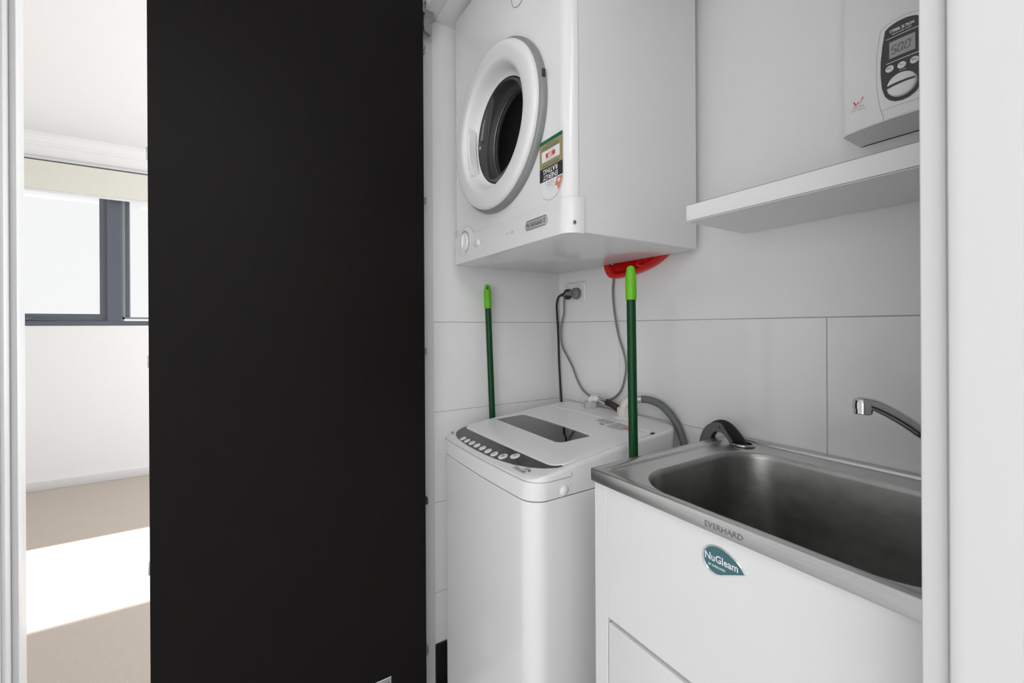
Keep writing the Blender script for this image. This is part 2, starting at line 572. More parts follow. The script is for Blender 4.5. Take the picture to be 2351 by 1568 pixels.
# opening sash to the left of the mullion, fixed pane with beads to its right
sash = obj('sash', box(box(NB(), XF - 0.055, XF - 0.012, -2.305, -0.891, 1.247, 1.30, 0.001, 1), XF - 0.055, XF - 0.012, -0.937, -0.891, 1.30, 2.40, 0.001, 1), 'aluminium_dark', win)
bm = NB()
box(bm, XF - 0.055, XF - 0.012, -2.305, -2.26, 1.30, 2.40, 0.001, 1)
box(bm, XF - 0.055, XF - 0.012, -2.26, -0.937, 2.36, 2.40, 0.001, 1)
obj('sash_head', bm, 'aluminium_dark', win)
obj('pane', bx(XF - 0.040, XF - 0.034, -2.26, -0.937, 1.30, 2.36), 'window_glass', win, smooth=False)
obj('pane', bx(XF - 0.052, XF - 0.046, -0.765, 0.60, 1.268, 2.40), 'window_glass', win, smooth=False)
obj('pane', bx(XF - 0.052, XF - 0.046, 0.686, WY1 - 0.045, 1.25, 2.40), 'window_glass', win, smooth=False)
bm = NB()
box(bm, XF - 0.040, XF - 0.012, -0.805, -0.790, 1.262, 2.40, 0.001, 1)
box(bm, XF - 0.040, XF - 0.012, -0.805, 0.60, 1.262, 1.277, 0.001, 1)
obj('glazing_bead', bm, 'aluminium_mid', win)
obj('glazing_bead', bx(XF - 0.06, XF - 0.030, -0.790, -0.764, 1.268, 2.40, 0.001, 1), 'aluminium_dark', win)
bm = NB()
box(bm, XF - 0.012, XF + 0.012, -1.36, -1.30, 1.25, 1.272, 0.004, 2)
tube(bm, [(XF + 0.008, -1.31, 1.258), (XF + 0.010, -1.25, 1.255), (XF + 0.010, -1.175, 1.254)], [0.007, 0.006, 0.005], 10)
obj('window_winder', bm, 'aluminium_dark', win)

bl = thing('roller_blind', 'cream roller blind pulled part way down above the bedroom window', 'blind', (XF + 0.05, -0.3, 2.2))
obj('blind_fabric', bx(XF + 0.0690, XF + 0.0705, -2.36, 1.76, 2.194, 2.410), 'blind_cloth', bl, smooth=False)
obj('bottom_rail', bx(XF + 0.063, XF + 0.077, -2.36, 1.76, 2.182, 2.197, 0.004, 2), 'blind_rail', bl)
bm = NB()
tube(bm, [(XF + 0.045, -2.37, 2.386), (XF + 0.045, 1.77, 2.386)], 0.022, 16)
obj('roller_tube', bm, 'blind_cloth', bl)

# ------------------------------------------------------------------ dark bifold door, folded open
DX = -1.278
dr = structure(link('door_1', None, None, (DX, 0.15, 0.02)), 'dark brown bifold laundry door folded open')
leaf = obj('front_leaf', bx(DX - 0.022, DX, -0.1825, 0.4835, 0.02, 2.232, 0.0008, 1), 'dark_veneer', dr)
obj('rear_leaf', bx(DX - 0.052, DX - 0.028, -0.1845, 0.4700, 0.02, 2.232, 0.0008, 1), 'dark_veneer', dr)
obj('edge_strip', bx(DX - 0.0285, DX - 0.0215, -0.1845, -0.1815, 0.02, 2.232), 'hinge_steel', dr)
for z in (2.075, 1.59, 1.107, 0.626, 0.146):
    bm = NB()
    box(bm, DX - 0.050, DX - 0.026, 0.470, 0.502, z - 0.011, z + 0.011, 0.002, 2)
    tube(bm, [(DX - 0.024, 0.492, z - 0.008), (DX - 0.024, 0.492, z + 0.008)], 0.0045, 10)
    h = obj('hinge', bm, 'brass_dark' if 0.5 < z < 0.7 else 'hinge_steel', dr)
    bm = NB()
    box(bm, DX - 0.034, DX - 0.006, -0.1862, -0.180, z - 0.014, z + 0.014, 0.0015, 2)
    obj('hinge', bm, 'hinge_steel', dr)
bm = NB()      # top pivot bracket
prf = [(0.478, 2.225), (0.523, 2.225), (0.526, 2.215), (0.526, 2.19), (0.521, 2.165), (0.522, 2.128), (0.518, 2.124), (0.496, 2.133), (0.494, 2.16), (0.498, 2.19), (0.478, 2.19)]
poly(bm, [(DX - 0.036, y, z) for y, z in prf], (0.014, 0, 0))
pb = obj('pivot_bracket', bm, 'hinge_steel', dr)
bm = NB()
lathe(bm, [(0.0085, 0), (0.0085, 0.012), (0.006, 0.014)], (DX - 0.023, 0.505, 2.222), 'X', 12, True, True)
lathe(bm, [(0.003, 0), (0.003, 0.003)], (DX - 0.0222, 0.521, 2.182), 'X', 8, True, True)
lathe(bm, [(0.003, 0), (0.003, 0.003)], (DX - 0.0222, 0.520, 2.165), 'X', 8, True, True)
obj('bolt', bm, 'plate_grey', pb)
pl = obj('rating_plate', bx(DX, DX + 0.0009, 0.262, 0.3725, 0.06, 0.1385), 'plate_grey', dr, smooth=False)
obj('plate_edge', bx(DX, DX + 0.0014, 0.262, 0.3725, 0.1372, 0.1392), 'print_white', pl, smooth=False)
obj('print_bar', bx(DX + 0.0009, DX + 0.0012, 0.272, 0.3665, 0.1205, 0.1245), 'ink', pl, smooth=False)

# ------------------------------------------------------------------ clothes dryer, hung upside down on the wall
dy = thing('clothes_dryer', 'white front loading clothes dryer hung upside down on the wall above the washer', 'dryer', (-1.0, 0.81, 1.386))
FY = 0.592
DXL, DXR, DZB, DZT, DYB = -1.293, -0.705, 1.387, 2.183, 1.035


def dry_loop(z, ins=0.0, yb=DYB):
    # plan outline: flat back, front with well rounded corners
    x0, x1, y0 = DXL + ins, DXR - ins, FY + ins
    pts = []
    for i in range(9):
        a = math.radians(-90 + 90 * i / 8)
        pts.append((x1 - 0.030 + 0.030 * math.cos(a), y0 + 0.034 + 0.034 * math.sin(a), z))
    pts += [(x1, y0 + 0.2, z), (x1, yb - ins, z), (x0, yb - ins, z), (x0, y0 + 0.2, z)]
    for i in range(9):
        a = math.radians(180 + 90 * i / 8)
        pts.append((x0 + 0.022 + 0.022 * math.cos(a), y0 + 0.030 + 0.030 * math.sin(a), z))
    return pts


PZ = 1.4645
bm = NB()
L = [dry_loop(DZB, 0.010), dry_loop(DZB + 0.003, 0.003), dry_loop(DZB + 0.008, 0.001), dry_loop(DZT - 0.010, 0.001), dry_loop(DZT - 0.003, 0.004), dry_loop(DZT, 0.012)]
loft(bm, L)
dcab = obj('cabinet', bm, 'enamel_gloss', dy, angle=0.5)
bm = NB()
lathe(bm, [(0.150, -0.2), (0.150, 0.0), (0.150, 0.058), (0.21, 0.06), (0.21, 0.40)], (-1.0, FY, 1.7165), 'Y', 72, True, True)
cut(dcab, bm)
# control panel: a wrap around cap with a raised bump over the timer knob
PT = [(-0.66, PZ), (-0.7319, PZ), (-1.1416, PZ), (-1.1518, 1.4675), (-1.158, 1.4735), (-1.165, 1.4805), (-1.1725, 1.4872), (-1.183, 1.4930), (-1.195, 1.4950), (-1.208, 1.4945), (-1.222, 1.4905), (-1.236, 1.4835), (-1.255, 1.4745), (-1.275, 1.470), (-1.2929, PZ + 0.004)]


def panel_top(x):
    for (xa, za), (xb, zb) in zip(PT, PT[1:]):
        if xb <= x <= xa:
            return za + (zb - za) * (xa - x) / max(1e-9, xa - xb)
    return PZ


bm = NB()
base = [p for p in dry_loop(0) if p[1] < 0.66]
# ordered: left corner arc ... front ... right corner arc
left = [(p[0], p[1]) for p in dry_loop(0)[-9:]]
right = [(p[0], p[1]) for p in dry_loop(0)[:9]]
front = [(-1.271 + (-0.735 + 1.271) * i / 60, FY) for i in range(1, 60)]
path = left + front + right + [(DXR, 0.632)]
path[0] = (DXL, FY + 0.030)
off = []
for i, (x, y) in enumerate(path):
    a, b = path[max(i - 1, 0)], path[min(i + 1, len(path) - 1)]
    t = Vector((b[0] - a[0], b[1] - a[1])).normalized()
    off.append((x + t.y * 0.0022, y - t.x * 0.0022))
inn = [(x, y) for x, y in path]
rows = []
rows.append([(x, y, DZB + 0.004) for x, y in inn])
rows.append([(x, y, DZB - 0.001) for x, y in off])
rows.append([(x, y, DZB + 0.004) for x, y in off])
rows.append([(x, y, panel_top(x) - 0.0015) for x, y in off])
rows.append([(x + (ix - x) * 0.4, y + (iy - y) * 0.4, panel_top(x)) for (x, y), (ix, iy) in zip(off, inn)])
rows.append([(x, y, panel_top(x)) for x, y in inn])
loft(bm, rows, False, False, closed=False)
panel = obj('control_panel', bm, 'plastic_white', dy, angle=0.7)
FP = FY - 0.0022
bm = NB()
tube(bm, [(x, FY - 0.0004, z + 0.0008) for x, z in PT[2:-1]], 0.0009, 6)
obj('panel_seam', bm, 'ink_pale', panel)
bm = NB()
tube(bm, [(DXR - 0.0003, 0.6185, PZ), (DXR - 0.0003, 0.6185, DZT - 0.01)], 0.0007, 6)
obj('cabinet_seam', bm, 'ink_pale', dy)
bm = NB()
lathe(bm, [(0.0045, 0), (0.0045, 0.0012), (0.003, 0.0022)], (DXR - 0.0003, 0.606, 1.408), 'X', 14, True, True)
sc = obj('screw', bm, 'silver', dy)
obj('screw_slot', bx(DXR + 0.0018, DXR + 0.0023, 0.6035, 0.6085, 1.4066, 1.4094), 'ink', sc, smooth=False)
# wall bracket behind the cabinet
obj('wall_bracket', bx(-1.2, -0.8, DYB - 0.002, YB - 0.0007, 1.95, 2.05, 0.002, 1), 'plate_grey', dy)

# round door
cx, cz = -1.0, 1.7165
door = link('door', None, dy, (cx, FY, cz))
n = 72
bm = NB()
lathe(bm, [(0.219, 0.003), (0.2215, -0.004), (0.2205, -0.012), (0.2165, -0.017), (0.210, -0.019)], (cx, FY, cz), 'Y', n)
obj('door_rim', bm, 'rim_grey', door, angle=0.9)
bm = NB()
lathe(bm, [(0.2125, -0.0185), (0.2120, -0.0235), (0.2095, -0.0280), (0.2040, -0.0306), (0.195, -0.0318), (0.182, -0.0322), (0.171, -0.0320), (0.1645, -0.0308), (0.1600, -0.0275), (0.1565, -0.0215),
           (0.1530, -0.0130), (0.1490, -0.0030), (0.1450, 0.0045), (0.1405, 0.0090), (0.1375, 0.0100)], (cx, FY, cz), 'Y', n)
obj('door_ring', bm, 'plastic_white', door, angle=0.9)
bm = NB()
lathe(bm, [(0.1385 * math.cos(math.radians(90 * k / 24)) + 0.0005, 0.0095 + 0.040 * math.sin(math.radians(90 * k / 24))) for k in range(25)], (cx, FY, cz), 'Y', 96)
obj('door_glass', bm, 'door_glass', door, angle=1.2)
bm = NB()     # finger grip on the left inside of the ring
pts = []
for k in range(17):
    a = math.radians(158 + 58 * k / 16)
    e = math.sin(math.pi * k / 16) ** 0.35
    pts.append((a, e))
rows = []
for (rad_in, hgt) in ((0.150, -0.010), (0.147, -0.020), (0.1405, -0.0225), (0.1375, -0.019), (0.1375, 0.002)):
    row = []
    for a, e in pts:
        r_ = 0.150 + (rad_in - 0.150) * e
        row.append((cx + r_ * math.cos(a), FY + hgt, cz + r_ * math.sin(a)))
    rows.append(row)
loft(bm, rows, False, False, closed=False)
obj('finger_grip', bm, 'plastic_white', door)
obj('latch', bx(-1.2285, -1.2155, FY - 0.020, FY - 0.001, 1.722, 1.752, 0.003, 2), 'plastic_white', door)
obj('hinge_slot', bx(cx + 0.2160, cx + 0.2210, FY - 0.0135, FY - 0.0055, 1.752, 1.770, 0.001, 1), 'ink', door)
# dark drum behind the glass
bm = NB()
lathe(bm, [(0.1385, 0.0100), (0.1405, 0.020), (0.1405, 0.045), (0.1395, 0.050), (0.126, 0.062), (0.1235, 0.066), (0.1245, 0.072), (0.150, 0.090), (0.185, 0.10), (0.198, 0.12), (0.203, 0.15), (0.203, 0.34), (0.19, 0.37), (0.03, 0.385)], (cx, FY, cz), 'Y', n, False, True)
obj('drum', bm, 'smoke_in', dy, angle=1.2)
bm = NB()
lathe(bm, [(0.1275 + 0.0028 * math.cos(math.radians(a_)), 0.060 + 0.0040 * math.sin(math.radians(a_))) for a_ in range(0, 361, 30)], (cx, FY, cz), 'Y', n)
obj('drum_lip', bm, 'drum_steel', dy, angle=1.5)

# timer knob
kx, kz = -1.2125, 1.4485
kn = link('timer_knob', None, dy, (kx, FP, kz))
bm = NB()
lathe(bm, [(0.0285, 0.001), (0.0285, -0.002), (0.0272, -0.0042), (0.0250, -0.0050), (0.0242, -0.0046), (0.0232, -0.0050), (0.0002, -0.0055)], (kx, FP, kz), 'Y', 40)
obj('knob_disc', bm, 'plastic_white', kn)
bm = NB()
t = math.radians(12)
ax, az = Vector((math.sin(t), 0, math.cos(t))), Vector((math.cos(t), 0, -math.sin(t)))
g = []
for s_, hw, h in ((-0.020, 0.0022, -0.0065), (-0.013, 0.0036, -0.0085), (0.0, 0.0034, -0.0095), (0.012, 0.0018, -0.0090), (0.0225, 0.0006, -0.0065)):
    c_ = Vector((kx, FP, kz)) + ax * s_
    g.append([c_ - az * hw * 1.5 + Vector((0, -0.0045, 0)), c_ - az * hw * 0.35 + Vector((0, h, 0)), c_ + az * hw * 0.35 + Vector((0, h, 0)), c_ + az * hw * 1.5 + Vector((0, -0.0045, 0))])
loft(bm, g)
obj('knob_pointer', bm, 'plastic_white', kn, smooth=False)


def arc_band(bm, c, y, r0, r1, a0, a1, n=28):
    rows = [[(c[0] + r * math.cos(math.radians(a0 + (a1 - a0) * k / n)), y, c[1] + r * math.sin(math.radians(a0 + (a1 - a0) * k / n))) for k in range(n + 1)] for r in (r0, r1)]
    return loft(bm, rows, False, False, closed=False)


bm = NB()
arc_band(bm, (kx, kz), FP - 0.0004, 0.0318, 0.0352, -75, 110)
arc_band(bm, (kx, kz), FP - 0.0004, 0.0318, 0.0326, 110, 225)
arc_band(bm, (kx - 0.004, kz), FP - 0.0004, 0.0425, 0.0433, 185, 250, 14)
obj('dial_scale', bm, 'ink_grey', panel, smooth=False)
for a, s_ in ((92, '0'), (35, '30'), (-20, '60'), (-62, '120'), (-85, 'min')):
    text(s_, (kx + 0.0395 * math.cos(math.radians(a)), FP, kz + 0.0395 * math.sin(math.radians(a))), NX, DN, 0.0055, 'ink_grey', panel)
bm = NB()
box(bm, -1.136, -1.112, FP - 0.005, FP + 0.001, 1.4235, 1.4405, 0.0025, 2)
obj('heat_switch', bm, 'plastic_white', panel)
for a_ in ((-1.1252, -1.1248, FP - 0.0053, FP - 0.0045, 1.4245, 1.4395), (-1.1465, -1.1445, FP - 0.0006, FP, 1.4290, 1.4330), (-1.1005, -1.0985, FP - 0.0006, FP, 1.4295, 1.4335)):
    obj('switch_mark', bx(*a_), 'ink_grey', panel, smooth=False)
text('EZI', (-0.931, FP, 1.4278), NX, DN, 0.0085, 'ink_grey', panel)
text('loader', (-0.9535, FP, 1.4274), NX, DN, 0.0085, 'ink_pale', panel)

# maker's badge
bxl, bxr, bz0, bz1 = -0.868, -0.7775, 1.4176, 1.4390
pill = rrect(bxl, bxr, bz0, bz1, 0.0100, 8)
bm = NB()
loft(bm, [[(x, FP + 0.0005, z) for x, z in pill], [(x, FP - 0.0012, z) for x, z in pill], [(x, FP - 0.0018, z) for x, z in rrect(bxl + 0.001, bxr - 0.001, bz0 + 0.001, bz1 - 0.001, 0.0092, 8)]])
bd = obj('badge', bm, 'badge_silver', dy)
bm = NB()
tube(bm, [(x, FP - 0.0014, z) for x, z in pill] + [(pill[0][0], FP - 0.0014, pill[0][1])], 0.0008, 6, False)
obj('badge_edge', bm, 'chrome', bd)
text('SIMPSON', (-0.8205, FP - 0.0018, 1.4278), NX, DN, 0.0130, 'ink', bd, wide=0.88)
text('4', (-0.8545, FP - 0.0018, 1.4285), NX, DN, 0.0098, 'ink', bd, bold=0.0002)
text('kg', (-0.8600, FP - 0.0018, 1.4290), NX, DN, 0.0052, 'ink', bd)
bm = NB()        # two swooshes of the maker's sign
for sg in (1, -1):
    rows = [[], []]
    for k in range(15):
        a = math.radians(20 + 170 * k / 14)
        wth = 0.0022 * math.sin(math.pi * (k + 0.6) / 15.2)
        c_ = Vector((-0.7893, 0, 1.4283))
        for q, r_ in enumerate((0.0052 - wth * 0.2, 0.0052 - wth * 1.3)):
            rows[q].append(c_ + Vector((sg * (r_ * math.cos(a) * 0.75 + 0.0006), FP - 0.0021, sg * (r_ * math.sin(a)))))
    loft(bm, rows, False, False, closed=False)
obj('logo', bm, 'ink', bd, smooth=False)

# energy label (upside down with the machine)
lx0, lx1 = -0.8107, -0.7275
LX = (lx0 + lx1) / 2
lb = link('energy_label', None, dy, (LX, FY, 1.545))
def slab(parent, name, x0, x1, z0, z1, m, d):
    return obj(name, bx(x0, x1, FY - d, FY + 0.0002, z0, z1), m, parent, smooth=False)
slab(lb, 'green_band', lx0, lx1, 1.6030, 1.6115, 'print_green', 0.0006)
slab(lb, 'tan_field', lx0, lx1, 1.5475, 1.6030, 'print_tan', 0.0006)
slab(lb, 'black_band', lx0, lx1, 1.5175, 1.5475, 'ink', 0.0006)
slab(lb, 'white_box', -0.8018, -0.7366, 1.5618, 1.5864, 'print_white', 0.0009)
slab(lb, 'red_box', -0.7863, -0.7521, 1.5690, 1.5790, 'print_red', 0.0011)
bm = NB()
semi = [(lx0, 1.5175)] + [(LX + 0.0416 * math.cos(math.radians(180 + 180 * k / 28)), 1.5135 + 0.0420 * math.sin(math.radians(180 + 180 * k / 28))) for k in range(29)] + [(lx1, 1.5175)]
poly(bm, [(x, FY - 0.0004, z) for x, z in semi], (0, 0.0005, 0))
obj('star_dial', bm, 'print_white', lb, smooth=False)
bm = NB()
tube(bm, [(x, FY - 0.0004, z) for x, z in semi], 0.00035, 5, False)
arc_band(bm, (LX, 1.5150), FY - 0.0006, 0.0205, 0.0211, 180, 360)
obj('dial_outline', bm, 'ink_pale', lb, smooth=False)
bm = NB()
arc_band(bm, (LX, 1.5165), FY - 0.0006, 0.0215, 0.0412, -48, -2, 12)
obj('rating_sector', bm, 'print_salmon', lb, smooth=False)
def star(bm, c, r, y, rot=0):
    pts = []
    for k in range(10):
        a = math.radians(rot + 90 + 36 * k)
        q = r if k % 2 == 0 else r * 0.45
        pts.append((c[0] + q * math.cos(a), y, c[1] + q * math.sin(a)))
    poly(bm, pts)
bm = NB()
star(bm, (LX + 0.0295, 1.5075), 0.0066, FY - 0.0008, 190)
star(bm, (LX + 0.0215, 1.4930), 0.0060, FY - 0.0008, 160)
obj('star', bm, 'print_white', lb, smooth=False)
bm = NB()
for a in (-75, -105, -135, -163):
    star(bm, (LX + 0.0315 * math.cos(math.radians(a)), 1.5165 + 0.0315 * math.sin(math.radians(a))), 0.0052, FY - 0.0006, 90 + a)
obj('faint_star', bm, 'wall_paint', lb, smooth=False)
text('ENERGY', (LX - 0.001, FY - 0.0006, 1.5256), NX, DN, 0.0158, 'print_white', lb, bold=0.0003, wide=0.93)
text('RATING', (LX - 0.001, FY - 0.0006, 1.5396), NX, DN, 0.0158, 'print_white', lb, bold=0.0003, wide=0.93)
text('189', (LX, FY - 0.0011, 1.5740), NX, DN, 0.0112, 'print_white', lb, bold=0.0005)
text('Energy consumption', (LX, FY - 0.0009, 1.5650), NX, DN, 0.0042, 'ink_grey', lb)
text('kWh per year', (LX, FY - 0.0009, 1.5828), NX, DN, 0.0042, 'ink_grey', lb)
text('A joint government and industry program', (LX, FY - 0.0006, 1.5515), NX, DN, 0.0036, 'ink', lb)
text('When tested in accordance with', (LX, FY - 0.0006, 1.5555), NX, DN, 0.0036, 'ink_grey', lb)
text('Actual energy use and running costs', (LX, FY - 0.0006, 1.5900), NX, DN, 0.0040, 'ink', lb)
text('will depend on how you use the appliance', (LX, FY - 0.0006, 1.5942), NX, DN, 0.0038, 'ink', lb)
text('Compare models at', (LX, FY - 0.0006, 1.5990), NX, DN, 0.0040, 'ink', lb)
text('The more\nstars the more\nenergy efficient', (LX - 0.001, FY - 0.0006, 1.5065), NX, DN, 0.0046, 'ink_grey', lb)
# small print left of the knob and the ring shaped mark near the top
text('LINT FILTER\nCLEAN AFTER\nEACH LOAD', (-1.268, FY - 0.0012, 1.4885), NX, DN, 0.0040, 'ink_grey', dy)
bm = NB()
lathe(bm, [(0.0340, 0.0002), (0.0340, -0.0008), (0.0332, -0.0008), (0.0332, 0.0002)], (-0.897, FY, 2.026), 'Y', 40)
obj('ring_mark', bm, 'hairline', dy)

# ------------------------------------------------------------------ red dustpan wedged behind the dryer
dp = thing('dustpan', 'red plastic dustpan wedged behind the dryer, its lower edge hanging below', 'dustpan', (-0.95, 1.05, 1.34))
ol = catmull([(-1.077, 1.411), (-1.066, 1.400), (-1.058, 1.372), (-1.043, 1.350), (-1.022, 1.342), (-0.985, 1.342), (-0.945, 1.346), (-0.905, 1.353), (-0.870, 1.362), (-0.842, 1.374), (-0.818, 1.388),
              (-0.800, 1.405), (-0.790, 1.43), (-0.80, 1.46), (-0.85, 1.485), (-0.93, 1.50), (-1.01, 1.495), (-1.05, 1.47), (-1.070, 1.44)], 3)
cxp, czp = -0.94, 1.42
def shr(k, y):
    return [(cxp + (p[0] - cxp) * k, y, czp + (p[1] - czp) * k) for p in ol]
ol = [Vector((p[0], p[1], 0)) for p in [Vector((*q, 0)) if len(q) == 2 else q for q in ol]]
bm = NB()
loft(bm, [shr(0.90, 1.0663), shr(0.97, 1.0660), shr(1.0, 1.058), shr(1.0, 1.046), shr(0.985, 1.0400), shr(0.93, 1.0380), shr(0.86, 1.0382), shr(0.82, 1.0400), shr(0.78, 1.050), shr(0.70, 1.056)])
obj('pan', bm, 'red_plastic', dp, angle=0.9)
bm = NB()      # finger slot of the handle, a dark oval dish with a raised lip
def oval(k, y, cxo=-0.872, czo=1.3930, rx=0.040, rz=0.0165, t=0.42):
    return [(cxo + k * (rx * math.cos(a) * math.cos(t) - rz * math.sin(a) * math.sin(t)), y, czo + k * (rx * math.cos(a) * math.sin(t) + rz * math.sin(a) * math.cos(t))) for a in [2 * math.pi * i / 32 for i in range(32)]]
loft(bm, [oval(1.25, 1.0385), oval(1.12, 1.0362), oval(1.0, 1.0368), oval(0.9, 1.044), oval(0.8, 1.052), oval(0.5, 1.054)], False, True)
obj('handle_slot', bm, 'red_plastic', dp, angle=0.9)
bm = NB()
for (x, z, sx, sz) in ((-1.022, 1.3925, 0.012, 0.012), (-0.985, 1.3940, 0.014, 0.010)):
    pts = [(x - sx, 1.0375, z - sz * 0.6), (x - sx * .2, 1.0375, z - sz), (x + sx * 0.2, 1.0375, z - sz * 0.3), (x + sx, 1.0375, z - sz * 0.1), (x + sx * 0.6, 1.0375, z + sz * 0.8), (x, 1.0375, z + sz * .4), (x - sx * .7, 1.0375, z + sz)]
    poly(bm, pts, (0, 0.0012, 0))
st = obj('sticker', bm, 'ink', dp, smooth=False)
bm = NB()
for (x, z) in ((-1.027, 1.391), (-1.018, 1.388), (-1.021, 1.398)):
    poly(bm, [(x - 0.004, 1.0372, z), (x, 1.0372, z - 0.0025), (x + 0.004, 1.0372, z), (x, 1.0372, z + 0.0025)])
obj('sticker_print', bm, 'print_white', st, smooth=False)
bm = NB()
poly(bm, [(-0.990, 1.0372, 1.388), (-0.980, 1.0372, 1.392), (-0.978, 1.0372, 1.398), (-0.988, 1.0372, 1.394)])
obj('sticker_print', bm, 'print_tan', st, smooth=False)

# ------------------------------------------------------------------ power outlet, plugs and cords
ou = thing('power_outlet', 'white double power outlet on the tiled wall under the dryer', 'outlet', (-1.2355, YB, 1.3115))
bm = NB()
pl_ = rrect(-1.2945, -1.1765, 1.2755, 1.3480, 0.004, 4)
pi_ = rrect(-1.2905, -1.1805, 1.2795, 1.3440, 0.003, 4)
loft(bm, [[(x, YB, z) for x, z in pl_], [(x, YB - 0.006, z) for x, z in pl_], [(x, YB - 0.010, z) for x, z in pi_], [(x, YB - 0.0085, z) for x, z in rrect(-1.2855, -1.1855, 1.2845, 1.339, 0.003, 4)]])
obj('faceplate', bm, 'plastic_white', ou)
for x in (-1.281, -1.199):
    s_ = obj('switch', bx(x - 0.0065, x + 0.0065, YB - 0.0125, YB - 0.008, 1.3255, 1.3375, 0.0015, 2), 'plastic_white', ou)
    obj('switch_dot', bx(x - 0.0065, x + 0.0065, YB - 0.0130, YB - 0.0122, 1.3345, 1.3372), 'ink_pale', s_, smooth=False)
PLG = 'power cords plugged into the laundry outlet'
# black plug and washer cord
pc = thing('appliance_lead', 'black power cord from the left socket running straight down behind the washer', 'cord', (-1.266, 1.055, 1.306))
bm = NB()
lathe(bm, [(0.0195, 0), (0.0205, -0.004), (0.0195, -0.014), (0.013, -0.020)], (-1.2645, YB - 0.0085, 1.3058), 'Y', 10, True, True)
box(bm, -1.296, -1.262, YB - 0.027, YB - 0.012, 1.299, 1.311, 0.003, 2)
obj('plug', bm, 'rubber_black', pc)
bm = NB()
tube(bm, catmull([(-1.285, 1.045, 1.3055), (-1.300, 1.045, 1.3042), (-1.3151, 1.045, 1.2956), (-1.3255, 1.046, 1.2723), (-1.3265, 1.047, 1.2461), (-1.3228, 1.047, 1.2023), (-1.3178, 1.047, 1.137), (-1.3158, 1.048, 1.0501), (-1.3122, 1.049, 0.9853), (-1.3081, 1.052, 0.8991), (-1.306, 1.053, 0.80)], 5), 0.0042, 8)
obj('cord', bm, 'rubber_black', pc)
# grey plug and dryer cord
pc = thing('appliance_lead', 'grey power cord looping low between the right socket and the dryer', 'cord', (-1.216, 1.055, 1.306))
bm = NB()
lathe(bm, [(0.0205, 0), (0.0215, -0.004), (0.0205, -0.016), (0.012, -0.022)], (-1.2165, YB - 0.0085, 1.3058), 'Y', 20, True, True)
tube(bm, catmull([(-1.222, YB - 0.026, 1.306), (-1.236, YB - 0.030, 1.3075), (-1.254, 1.034, 1.307)], 4), [0.011, 0.0105, 0.010, 0.0095, 0.009, 0.0085, 0.008, 0.007, 0.006], 10)
obj('plug', bm, 'cord_grey', pc)
bm = NB()
tube(bm, catmull([(-1.250, 1.036, 1.3068), (-1.268, 1.040, 1.302), (-1.281, 1.046, 1.2792), (-1.2880, 1.051, 1.2363), (-1.304, 1.052, 1.1934), (-1.3092, 1.052, 1.1501), (-1.298, 1.052, 1.1027), (-1.2714, 1.052, 1.0697), (-1.2392, 1.052, 1.0296), (-1.2143, 1.052, 0.986), (-1.1839, 1.052, 0.9525), (-1.1485, 1.052, 0.9349), (-1.1257, 1.052, 0.9281), (-1.093, 1.053, 0.9245),
                  (-1.0603, 1.052, 0.9296), (-1.0241, 1.052, 0.9459), (-0.9943, 1.052, 0.9755), (-0.9771, 1.052, 1.0245), (-0.9744, 1.052, 1.0608), (-0.9861, 1.052, 1.1035), (-1.0028, 1.052, 1.1431), (-1.0148, 1.052, 1.1872), (-1.027, 1.053, 1.2431), (-1.0367, 1.058, 1.3033), (-1.038, 1.063, 1.3408), (-1.038, 1.0635, 1.42)], 5), 0.0037, 8)
obj('cord', bm, 'cord_grey', pc)

# ------------------------------------------------------------------ top loading washing machine
wm = thing('washing_machine', 'white top loading washing machine with a dark curved control strip', 'washer', (-1.015, 0.78, 0.0))
WX0, WX1, WY0_, WY1_ = -1.264, -0.766, 0.5255, 1.036


def interp(x, xs, ys):
    if x <= xs[0]:
        return ys[0]
    for a, b, p, q in zip(xs, xs[1:], ys, ys[1:]):
        if x <= b:
            return p + (q - p) * (x - a) / (b - a)
    return ys[-1]


def zt(x, y):
    t = interp(y, [.52, .535, .56, .60, .64, .75, 1.03, 1.05], [.834, .842, .850, .858, .864, .876, .901, .901])
    u_ = (x + 1.016) / .25
    return t + .006 * max(0, 1 - u_ * u_) * min(1, max(0, (y - .55) / .1))


def wo(ins=0.0):
    pts = rrect(WX0 + ins, WX1 - ins, WY0_ + ins, WY1_ - ins, max(0.045 - ins, 0.01), 8, 10)
    out = []
    for x, y in pts:
        u_ = (x + 1.015) / 0.25
        f = min(1, max(0, (0.70 - y) / 0.17))
        out.append((x, y + 0.0085 * u_ * u_ * f))
    return out


bm = NB()
loft(bm, [[(x, y, z) for x, y in wo(i)] for z, i in ((0.035, 0.004), (0.04, 0.0), (0.7885, 0.0), (0.7905, 0.0015), (0.7905, 0.012))])
obj('cabinet', bm, 'enamel', wm, angle=0.5)
for x in (-1.22, -0.81):
    for y in (0.60, 0.99):
        bm = NB()
        lathe(bm, [(0.02, 0), (0.022, 0.03), (0.015, 0.037)], (x, y, 0), 'Z', 14, True, True)
        obj('foot', bm, 'rubber_black', wm)
obj('seam_shade', bx(WX0 + 0.022, WX1 - 0.022, WY0_ + 0.03, WY1_ - 0.02, 0.789, 0.7935), 'gap_shade', wm, smooth=False)  # dark slab inside the seam, painted as its shade
# housing: walls and deck with the opening for the lid
LIDC = [(-0.7745, 0.606), (-0.7745, 0.936), (-1.2535, 0.936), (-1.2535, 0.606)]


def lid_loop(o=0.0, rf=(0.040, 0.018, 0.018, 0.040)):
    c_ = [(-0.7712 + o, 0.604 - o), (-0.7712 + o, 0.936 + o), (-1.2575 - o, 0.936 + o), (-1.2575 - o, 0.604 - o)]
    pts = rquad(c_, list(rf), 8, 10)
    return [(x, y - 0.006 * (1 - ((x + 1.015) / 0.25) ** 2) * min(1, max(0, (0.68 - y) / 0.07))) for x, y in pts]


